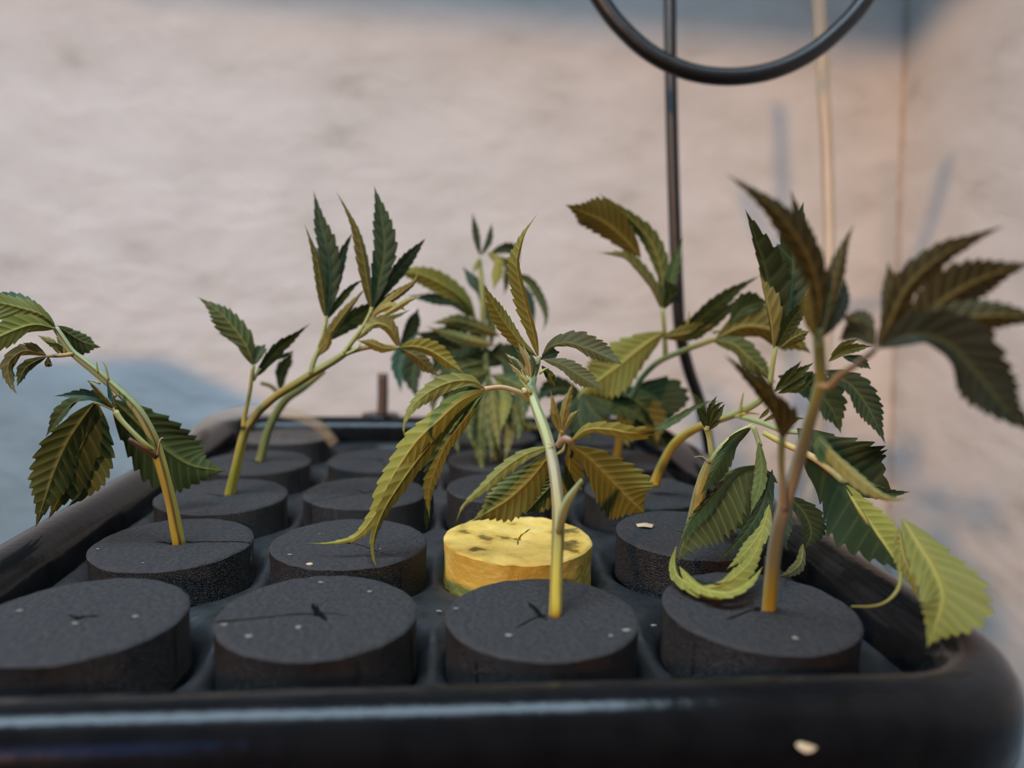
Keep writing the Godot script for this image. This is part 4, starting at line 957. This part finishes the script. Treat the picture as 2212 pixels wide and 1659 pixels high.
	lf(q, [23,48.1,-199.3,33.4,50.6,-194.4,42.4,48.8,-189.4,49,42.8,-184.2], 10.2, [-0.43,0.01,0.90,-0.38,0.34,0.86], [10,8,4,1,1,0.42,0.95])
	lf(q, [22.4,43.5,-176.5,15.1,33,-169.8,12.8,20.9,-162.3,15.3,9.3,-154.4], 9.1, [-0.31,-0.35,-0.88,0.27,-0.50,-0.82], [10,8,4,1,1,0.42,0.95])
	lf(q, [23.3,39,-175.8,20,26.4,-169.5,18.6,12.1,-162,20.1,-5.9,-152.1], 8.6, [-0.19,-0.40,-0.90,0.24,-0.45,-0.86], [10,8,4,1,1,0.42,0.95])
	lf(q, [24.7,39,-175.7,25.3,28.8,-168.5,26.3,18.9,-161.2,27.3,8.4,-153.3], 7.1, [-0.08,-0.58,-0.81,0.28,-0.56,-0.78], [10,8,2,1,1,0.42,0.95])
	lf(q, [26,41.3,-175.9,30.5,33.3,-168.1,29.6,23.5,-160,27.6,16.9,-154.4], 6.6, [0.16,-0.64,-0.75,0.12,-0.67,-0.74], [10,8,0,1,1,0.42,0.95])
	lf(q, [22.4,36.8,-175.6,22.2,22.4,-166.5,24.1,10.6,-158.5,23.5,2,-152.8], 6.1, [-0.12,-0.53,-0.84,0.21,-0.55,-0.81], [10,8,4,1,1,0.42,0.95])
	lf(q, [25.6,36.8,-175.3,33.8,29.1,-166.8,37.1,21.3,-160.2,35.8,11.7,-153], 8.1, [0.27,-0.57,-0.78,0.22,-0.61,-0.76], [10,8,4,1,1,0.42,0.95])
	lf(q, [24.2,43.5,-176.3,7.3,35.5,-167.5,2.4,27.5,-161.9,-0.1,20.7,-157.2], 8.6, [-0.40,-0.15,-0.90,0.03,-0.57,-0.82], [10,8,4,1,1,0.42,0.95])
	lf(q, [24.2,41.3,-176,35.9,37.9,-167.6,43.1,32.3,-160.7,45.7,23.6,-153.7], 10.1, [0.45,-0.42,-0.79,0.41,-0.50,-0.77], [10,8,4,1,1,0.42,0.95])
	lf(q, [26.5,36.8,-175.3,32.7,24.8,-165.4,40.9,19.5,-158.2,48.9,19.4,-152.9], 9.1, [0.11,-0.60,-0.80,0.55,-0.04,-0.83], [10,8,4,1,1,0.42,0.95])
	lf(q, [23.1,43.5,-176.4,12.8,40.7,-170.9,2.9,36.9,-165,-5.5,32.2,-159.2], 10.1, [-0.45,-0.09,-0.89,-0.29,-0.50,-0.82], [10,8,4,1,1,0.42,0.95])
	lf(q, [25.1,40.2,-175.8,34.9,37.8,-168.5,38.4,29.9,-161.5,38.3,20.3,-153.9], 9.6, [0.48,-0.41,-0.77,0.28,-0.60,-0.75], [10,8,4,1,1,0.42,0.95])
	lf(q, [21.9,47.9,-177.1,7.3,43.9,-171.3,-2.4,33.7,-164.4,-3.3,22.7,-157.8], 9.1, [-0.36,-0.04,-0.93,0.12,-0.52,-0.84], [10,8,4,1,1,0.42,0.95])
	lf(q, [23.8,34.6,-175.2,12.9,26.4,-168.7,7.4,16.4,-162.2,8.9,4.9,-154.4], 7.6, [-0.36,-0.24,-0.90,0.23,-0.52,-0.82], [10,8,4,1,1,0.42,0.95])
	lf(q, [25.1,34.6,-175.1,31.7,24.6,-166.9,31.9,12.7,-158.9,29.9,3.1,-152.4], 7.6, [0.13,-0.57,-0.81,0.18,-0.58,-0.79], [10,8,2,1,1,0.42,0.95])

func cutting_9() -> void:
	var q: MeshInstance3D
	plant([63.7,2.9,-167.7], "dark low cutting half hidden behind the sharp middle one, to its right")
	stem("stem", [63.7,0.4,-167.4,63.9,4,-167.8,64.8,17.4,-169.5,66.9,30.9,-171,69.6,35.4,-171.4], [1.69,1.58,1.46,1.24,1.01], [C(0x7c7436),C(0x5c6a3e),C(0x5c6a3e)], 0)
	q = leaf([66.9,30.9,-171,68.7,34.2,-171.3], [0.90,0.90], [C(0x5c6a3e)])
	lf(q, [68.7,34.2,-171.3,75.2,37,-168,83.3,37,-163.7,90.2,34.9,-159.4], 9.1, [-0.46,0.03,0.89,-0.51,0.04,0.86], [10,8,3,1,1,0.42,0.95])
	lf(q, [68.2,33.1,-171.2,58.4,36.1,-168.5,50.2,34.9,-165.7,45.5,30.2,-162.6], 10.7, [0.27,0.01,0.96,0.01,0.54,0.84], [10,8,4,1,1,0.42,0.95])
	lf(q, [68.2,33.1,-171.2,71.9,27,-166.6,76.8,22.2,-162.1,82.7,20.7,-158.2], 13.4, [-0.35,0.42,0.84,-0.53,0.08,0.85], [10,8,4,1,1,0.42,0.95])
	lf(q, [67.3,32.7,-171.2,60.8,26.8,-167.5,57.5,20.7,-164.1,59.2,12.7,-159.2], 11.8, [0.12,0.43,0.89,-0.38,0.42,0.82], [10,8,4,1,1,0.42,0.95])
	lf(q, [68.7,33.1,-171.2,66.3,24.7,-166.7,68.4,16.6,-161.9,72.9,11.8,-157.9], 11.8, [-0.10,0.49,0.87,-0.48,0.25,0.84], [10,8,4,1,1,0.42,0.95])
	lf(q, [69.6,33.6,-171.1,81.8,29.5,-165.6,92.1,25.8,-160.8,98,19.9,-156.8], 11.8, [-0.35,0.20,0.92,-0.46,0.13,0.88], [10,8,0,1,1,0.42,0.95])

func cutting_10() -> void:
	var q: MeshInstance3D
	plant([87.8,0.6,3.7], "nearest blurred cutting with a pinkish stem and long dark leaves, front row right")
	stem("stem", [87.4,-1.1,3.9,87.9,0.8,3.7,85.5,20.5,10,85.1,32.5,14.5,85,42.7,19.3,84.7,53,24,84.4,59.4,27.2,84,64.5,29.5,82.8,69,30.9,81.5,73.5,32.2], [1.76,1.76,1.68,1.68,1.62,1.52,1.43,1.25,1.19,1.17], [C(0xa8942e),C(0x9c8a34),C(0x7c7a5c),C(0x7a7862),C(0xa8967c),C(0x7a7862),C(0x787650),C(0x8f8c48),C(0x5c6a3e)], 0.2)
	q = leaf([81.5,73.1,32.2,81.5,75.8,31.9], [1.07,1.07], [C(0x5c6a3e)])
	lf(q, [81.4,75,32,80.8,82.7,32.6,77.5,90.8,33.2,71.2,98.5,33.8,65.9,102.4,34.3,58.3,106.8,35], 6.2, [0.20,0.10,-0.97,-0.09,0.01,-1.00], [10,12,5,1,1,0.42,0.95])
	lf(q, [83.5,75.6,29,82.6,84.7,27.8,80.6,92.6,26.6,78.6,99.4,25.5,76.6,105.9,24.5], 5.7, [-0.67,0.04,0.74,-0.53,-0.03,0.85], [10,11,5,1,1,0.42,0.95])
	lf(q, [83,75,31.1,85.5,84.8,29.2,87.2,90.7,28.1,88.9,95.2,27.3,90.6,98.5,26.7], 4.2, [0.26,-0.25,-0.93,0.17,-0.25,-0.95], [10,10,5,1,1,0.42,0.95])
	lf(q, [83.8,73.9,29.3,86.8,77.8,27.7,89.8,82.8,25.8,90.8,86.9,24.2], 4.0, [-0.20,0.49,0.85,-0.27,0.41,0.87], [10,8,5,1,1,0.42,0.95])
	lf(q, [80.2,73.7,34.1,78.4,78,34.1,77.6,82.7,34.1,77.9,86.5,34.2], 2.9, [0.38,0.15,-0.91,0.28,0.01,-0.96], [10,8,2,1,1,0.42,0.95])
	stem("branch", [83.8,63.9,29.6,84.8,63.5,31.7,86,66.2,33.5,88.2,69.1,36.4,89.6,71.8,39.2], [0.90,0.79,0.73,0.62,0.56], [C(0x9a8050),C(0x7c6448),C(0x5a4a40)], 0)
	q = leaf([89.1,71.4,39.2,90.2,72.5,39.1], [0.56,0.56], [C(0x5a4a40)])
	lf(q, [90.2,72.9,39.1,92.4,77.5,39.4,95.3,84.9,39.8,101,91,40.7,106.3,94.2,41.7,112.7,97.4,42.9], 6.3, [0.17,-0.02,-0.98,0.10,0.18,-0.98], [10,12,5,1,1,0.42,0.95])
	lf(q, [92.5,75.9,36.9,94.1,80.6,36,94.7,85.4,35.2,94.2,90.4,34.1], 3.9, [0.30,-0.26,-0.92,0.39,-0.15,-0.91], [10,7,5,1,1,0.42,0.95])
	lf(q, [90.5,72.5,39.2,96.4,76.6,40.2,102.9,82.8,41.2,109.8,87.2,42.5,118.7,90.3,44.3], 10.9, [0.13,0.06,-0.99,0.16,0.12,-0.98], [10,12,5,1,1,0.42,0.95])
	lf(q, [90.3,72.6,40.1,97,76.7,42.1,104.8,79,44.5,112,79.7,46.9,120,78.3,50], 7.7, [0.43,-0.31,-0.85,0.36,0.03,-0.93], [10,13,5,1,1,0.42,0.95])
	lf(q, [89.8,72.9,41.1,95.1,75.7,43,100.7,74.3,45.6,105.3,68.3,49.1,109,62.2,52.6,114.3,57.2,56.3], 11.6, [-0.45,0.25,0.86,-0.44,0.18,0.88], [10,14,5,1,1,0.42,0.95])
	lf(q, [92.8,72.8,34.2,91.4,76.6,31.8,89.6,78,30.3,87.6,78.5,29], 5.5, [0.61,-0.27,-0.75,0.53,-0.04,-0.84], [10,8,5,1,1,0.42,0.95])
	lf(q, [92.8,72.6,34.3,91.4,74.4,32.6,89.4,74.8,31.1,87.2,73.4,29.6], 4.9, [-0.63,0.20,0.75,-0.56,0.01,0.83], [10,8,5,1,1,0.42,0.95])
	stem("branch", [83.8,32,16.5,81.3,40.4,20.2,79.7,45.8,22.4,79,50.9,23.7], [0.89,0.81,0.74,0.84], [C(0xa58a72),C(0x9c9468),C(0x5c6a3e)], 0)
	lf(q, [79,50.6,23.8,77.3,56.3,24.3,73.5,61.6,24.9,69.4,65.3,25.3,63.4,69.9,26], 4.0, [0.18,0.14,-0.97,-0.08,0.05,-1.00], [15,7,5,1,1,0.42,0.95])
	lf(q, [78.8,50.9,23.7,76,59.1,25,72.3,64.8,25.9,69.3,69.1,26.6], 2.7, [0.15,0.20,-0.97,0.01,0.18,-0.98], [15,7,5,1,1,0.42,0.95])
	lf(q, [79.2,51.5,23.7,77.9,57.2,26.2,75.6,61.6,28.2], 3.5, [0.21,0.43,-0.88,0.04,0.43,-0.90], [15,7,5,1,1,0.42,0.95])
	lf(q, [79.4,51,23.8,79.6,56.3,26.8,79.1,59.6,28.7], 2.5, [0.38,0.45,-0.80,0.29,0.49,-0.82], [15,7,5,1,1,0.42,0.95])
	lf(q, [96,47.6,7.4,99.7,42.3,11.2,104.2,37.8,15.1,108.4,35.3,18.1,112.8,35.5,20.5], 4.7, [0.16,-0.50,-0.85,0.40,-0.63,-0.67], [25,10,1,1,1,0.42,0.95])
	lf(q, [96.1,49,5.2,96.9,46.3,6.8,97.4,43.2,8.6,98.8,40.1,10.6], 4.6, [-0.51,0.32,0.80,-0.51,0.31,0.80], [10,7,1,1,1,0.42,0.95])

func build_collars() -> void:
	mats.foam_wet = mats.foam_top.duplicate()
	mats.foam_wet.roughness = 0.25
	collar(Vector3(-86.6, 1.1, -0.3), [[12,0.18,1.3],[195,0.15,1.0]], "black foam collar cut off by the left edge, front row, with a short slit", mats.foam_top, mats.foam_side, 3, Vector2(0.006, 0.007), 0.35)
	collar(Vector3(-28.9, 0.3, -1.4), [[168,1.0,0.9],[15,0.3,0.7],[245,0.22,1.7],[60,0.22,1.5]], "black foam collar second in the front row, a long slit crossed by a short one", mats.foam_top, mats.foam_side, 4, Vector2(-0.011, -0.001), 0.35)
	collar(Vector3(28.4, -0.5, 0.6), [[250,0.28,1.6],[75,0.1,1.2],[135,0.35,0.7]], "black foam collar in the front row holding the sharp middle cutting", mats.foam_top, mats.foam_side, 5, Vector2(0.004, 0.010), 0.35)
	collar(Vector3(85.4, 1.3, 3.1), [[150,0.5,0.8],[20,0.2,0.7]], "black foam collar last in the front row, holding the nearest blurred cutting", mats.foam_top, mats.foam_side, 6, Vector2(-0.001, -0.006), 0.35)
	collar(Vector3(-85.9, -1.3, -60.9), [[2,1.0,1.3],[183,0.2,1.4]], "black foam collar in the second row with a wide open slit to its right edge", mats.foam_top, mats.foam_side, 7, Vector2(0.002, -0.012), 0.35)
	collar(Vector3(-28.0, 0.4, -54.8), [[45,0.85,0.5],[225,0.2,0.6]], "black foam collar in the second row with a thin leaf tip lying across it", mats.foam_top, mats.foam_side, 8, Vector2(-0.005, 0.010), 0.35)
	collar(Vector3(27.5, -0.2, -58.5), [[95,0.3,0.5],[300,0.34,0.8],[180,0.3,0.5]], "yellow crusted foam collar, cracked on top, the only pale one", mats.crust, mats.crust_side, 9, Vector2(-0.008, 0.007), 0.60)
	collar(Vector3(86.7, 1.0, -58.1), [[15,0.6,0.8],[200,0.2,0.8]], "black foam collar with a pale chip on it, right of the yellow one", mats.foam_top, mats.foam_side, 10, Vector2(-0.009, -0.012), 0.35)
	collar(Vector3(-85.5, -0.1, -112.8), [[190,0.28,1.2],[10,0.1,1]], "black foam collar holding the tall cutting that leans right, third row", mats.foam_top, mats.foam_side, 11, Vector2(-0.007, -0.007), 0.35)
	collar(Vector3(-30.0, -0.8, -118.7), [[140,1.0,0.5],[330,0.35,0.9],[215,0.2,0.9]], "black foam collar second in the third row, with a fine slit and no cutting", mats.foam_top, mats.foam_side, 12, Vector2(-0.005, 0.011), 0.35)
	collar(Vector3(28.3, 1.6, -116.1), [[54,1.0,0.6],[216,0.25,0.8]], "black foam collar third in the third row, behind the yellow one", mats.foam_top, mats.foam_side, 13, Vector2(-0.008, 0.011), 0.35)
	collar(Vector3(86.1, 0.0, -115.7), [[32,1.0,0.6],[239,0.25,0.8]], "black foam collar fourth in the third row, holding the arching yellow stem", mats.foam_top, mats.foam_side, 14, Vector2(-0.005, -0.003), 0.35)
	collar(Vector3(-87.1, -0.8, -173.2), [[30,1.0,0.6],[208,0.25,0.8]], "black foam collar in the fourth row holding the small bare cutting", mats.foam_top, mats.foam_side, 15, Vector2(-0.006, -0.004), 0.35)
	collar(Vector3(-29.2, -0.7, -176.3), [[72,1.0,0.6],[190,0.25,0.8]], "black foam collar in the fourth row in front of the brown rod", mats.foam_top, mats.foam_side, 16, Vector2(0.002, 0.005), 0.35)
	collar(Vector3(28.7, 0.0, -173.6), [[24,1.0,0.6],[229,0.25,0.8]], "black foam collar in the fourth row under the withered hanging leaves", mats.foam_top, mats.foam_side, 17, Vector2(-0.003, -0.005), 0.35)
	collar(Vector3(86.1, 0.0, -173.6), [[64,1.0,0.6],[230,0.25,0.8]], "black foam collar in the fourth row at the right, under the dark leafy cutting", mats.foam_top, mats.foam_side, 18, Vector2(-0.008, -0.001), 0.35)
	collar(Vector3(-86.1, 0.0, -231.4), [[31,1.0,0.6],[197,0.25,0.8]], "black foam collar wet and shiny, in the far left corner of the tray", mats.foam_wet, mats.foam_side, 19, Vector2(-0.006, 0.011), 0.35)
	collar(Vector3(28.7, 0.0, -231.4), [[80,1.0,0.6],[235,0.25,0.8]], "black foam collar in the last row behind the withered hanging leaves", mats.foam_top, mats.foam_side, 21, Vector2(0.008, -0.012), 0.35)
	collar(Vector3(86.1, 0.0, -231.4), [[70,1.0,0.6],[243,0.25,0.8]], "black foam collar in the last row, far right corner of the tray", mats.foam_top, mats.foam_side, 22, Vector2(-0.003, 0.002), 0.35)

# ---------------------------------------------------------------- hoses, tubing, fitting
func build_tubes() -> void:
	var o: MeshInstance3D
	o = mi("black_hose", tube(points([50.5,285.1,-213.3,64.5,248.8,-207.4,77.7,226.2,-203.4,88.8,212.2,-200.6,103.8,199.7,-197.7,122.2,191.6,-195.1,142.9,189.5,-193.1,163.5,193,-191.8,181.8,201.8,-191.3,196.6,214.2,-191.6,208.7,228.5,-192.5,222.7,253.9,-194.5,235.1,288.3,-197.9]), [4.25, 4.25], [Color(1, 1, 1)], 24, 0.0, 0.004), mats.hose)
	tag(o, "thick black hose hanging in a wide loop at the top of the picture", "hose")
	o = mi("black_hose", tube(points([130.3,332.5,-278.4,131.2,252,-267.9,132,209.1,-262.3,134,144.7,-253.8,136.9,85.7,-247,140.2,58.6,-247.2,147.9,36.2,-251.8,158,15.4,-258.4,169.2,-13.3,-270.9,180.2,-52.6,-280.1]), [3.55, 3.55], [Color(1, 1, 1)], 20, 0.0, 0.004), mats.hose)
	tag(o, "straight black hose hanging down behind the cuttings, past the loop", "hose")
	o = mi("clear_tube", tube(points([196.1,311,-229.5,198.3,237.9,-219.9,200.3,201.4,-215,202.7,164.9,-210.1,203.9,135.6,-206.2,204.6,108.8,-202.7,203.6,67.4,-197.4,200,18.6,-191.4,195.9,-15.6,-187.3,184.7,-30.7,-171.2,179.4,-43.1,-165]), [3.6, 3.6], [Color(1, 1, 1)], 20, 0.0, 0.004), mats.clear)
	tag(o, "clear plastic tube hanging down to the right of the black hose", "tube")
	o = mi("clear_tube", tube(points([-138.4,-12.6,-236.7,-136,-2.1,-232.7,-128.6,6.7,-231.2,-113.8,13,-227.7,-95.5,15.1,-223.4,-77.7,13.3,-219.6,-65.2,7.6,-217.8,-57.5,-1.6,-218]), [3.0, 3.0], [Color(1, 1, 1)], 18, 0.0, 0.003), mats.clear)
	tag(o, "bent clear plastic tube arching over the far left corner of the tray", "tube")
	var t := thing("rod_fitting", Vector3(-38.7, -10.0, -283.1) * MM, "short brown rod standing in a round black fitting at the back of the tray", "fitting")
	mi("fitting", tube(PackedVector3Array([Vector3(0, -0.002, 0), Vector3(0, 0.003, 0), Vector3(0, 0.0085, 0), Vector3(0, 0.0135, 0)]), [12.6, 12.6, 12.2, 11.6], [Color(1, 1, 1)], 28, 0.0, 0.002), mats.plastic, t)
	mi("rod", tube(PackedVector3Array([Vector3(0.001, 0.012, 0), Vector3(0.0015, 0.025, 0), Vector3(0.0015, 0.039, 0)]), [3.3, 3.3, 3.3], [Color(1, 1, 1)], 20, 0.0, 0.004), mats.rod, t)

# ---------------------------------------------------------------- crumbs
func crumb(at: Array, size: float, label: String, mat: Material, sd: int) -> void:
	var r := RandomNumberGenerator.new()
	r.seed = sd
	var st := SurfaceTool.new()
	st.begin(Mesh.PRIMITIVE_TRIANGLES)
	st.set_smooth_group(-1)
	var ring := []
	for k in 7:
		var a := TAU * k / 7.0
		ring.append(Vector3(cos(a) * r.randf_range(0.6, 1.1) * 1.35, r.randf_range(0.05, 0.3), sin(a) * r.randf_range(0.6, 1.1)) * size * MM)
	var top := Vector3(0.1, 0.55, 0) * size * MM
	var low := Vector3(0, -0.1, 0) * size * MM
	for k in 7:
		for v in [ring[k], ring[(k + 1) % 7], top, ring[(k + 1) % 7], ring[k], low]: st.add_vertex(v)
	st.generate_normals()
	var o := mi("crumb", st.commit(), mat)
	o.position = v3(at, 0) * MM
	tag(o, label, "crumb", "pale crumbs on the tray")

func build_crumbs() -> void:
	crumb([-102.4,1.3,-3.1], 0.7, "tiny pale crumb on the front left collar, nearest its left side", mats.crumb, 1)
	crumb([-85.6,1.3,4.6], 0.7, "tiny pale crumb beside the short slit of the front left collar", mats.crumb, 2)
	crumb([-72.6,1.3,1.4], 0.7, "tiny pale crumb on the right half of the front left collar", mats.crumb, 3)
	crumb([-31.6,0.4,-20.7], 0.6, "tiny pale crumb at the far edge of the collar with the crossed slits", mats.crumb, 4)
	crumb([-17.3,0.4,-13.7], 0.6, "tiny white curled crumb on the right of the collar with the crossed slits", mats.crumb, 5)
	crumb([-50.6,0.4,5.1], 0.7, "tiny pale crumb by the open end of the long slit, front row", mats.crumb, 6)
	crumb([-32.2,0.4,7.2], 0.7, "tiny pale crumb just in front of the crossed slits", mats.crumb, 7)
	crumb([-42.9,0.4,11.5], 0.8, "tiny pale crumb on the near left of the collar with the crossed slits", mats.crumb, 8)
	crumb([6.2,-0.4,-3.5], 0.6, "tiny pale crumb at the left edge of the collar under the sharp middle cutting", mats.crumb, 9)
	crumb([18.9,-0.4,12.3], 0.8, "tiny pale crumb near the front of the collar under the sharp middle cutting", mats.crumb, 10)
	crumb([48.2,-0.4,11], 0.9, "pale flake at the right edge of the collar under the sharp middle cutting", mats.crumb, 11)
	crumb([43.7,-0.4,13.7], 0.6, "tiny pale crumb beside the flake on the third front collar", mats.crumb, 12)
	crumb([86.9,1.4,20.7], 0.9, "tiny pale crumb in front of the nearest pinkish stem", mats.crumb, 13)
	crumb([-44.7,0.5,-42.9], 0.6, "white crumb at the left of the collar under the thin leaf tip", mats.crumb, 14)
	crumb([-38.9,0.5,-61.9], 0.4, "tiny white crumb above the thin leaf tip", mats.crumb, 15)
	crumb([-37.3,0.5,-34.5], 1.0, "flat tan crumb near the front edge of the collar under the thin leaf tip", mats.chip, 16)
	crumb([-17.5,0.5,-47.3], 0.3, "tiny orange crumb to the right of the hanging leaf tip", mats.chip, 17)
	crumb([-88,-1.2,-41.9], 0.4, "tiny yellowish crumb near the front of the collar with the open slit", mats.crumb, 18)
	crumb([-107,-1.2,-54.7], 0.5, "pale crumb at the left edge of the collar with the open slit", mats.crumb, 19)
	crumb([1.5,-9.9,-23.3], 0.7, "bluish white fleck on the tray between the second and third front collars", mats.crumb, 20)
	crumb([62,-10.4,-12.4], 0.7, "bluish white fleck on the tray between the third and last front collars", mats.crumb, 21)
	crumb([72.4,1.4,-63.7], 2.7, "peach coloured chip lying on the collar beside the yellow one", mats.chip, 40)
	crumb([73.1,-4.3,54.4], 1.9, "pale fleck stuck to the front face of the tray rim", mats.chip, 41)
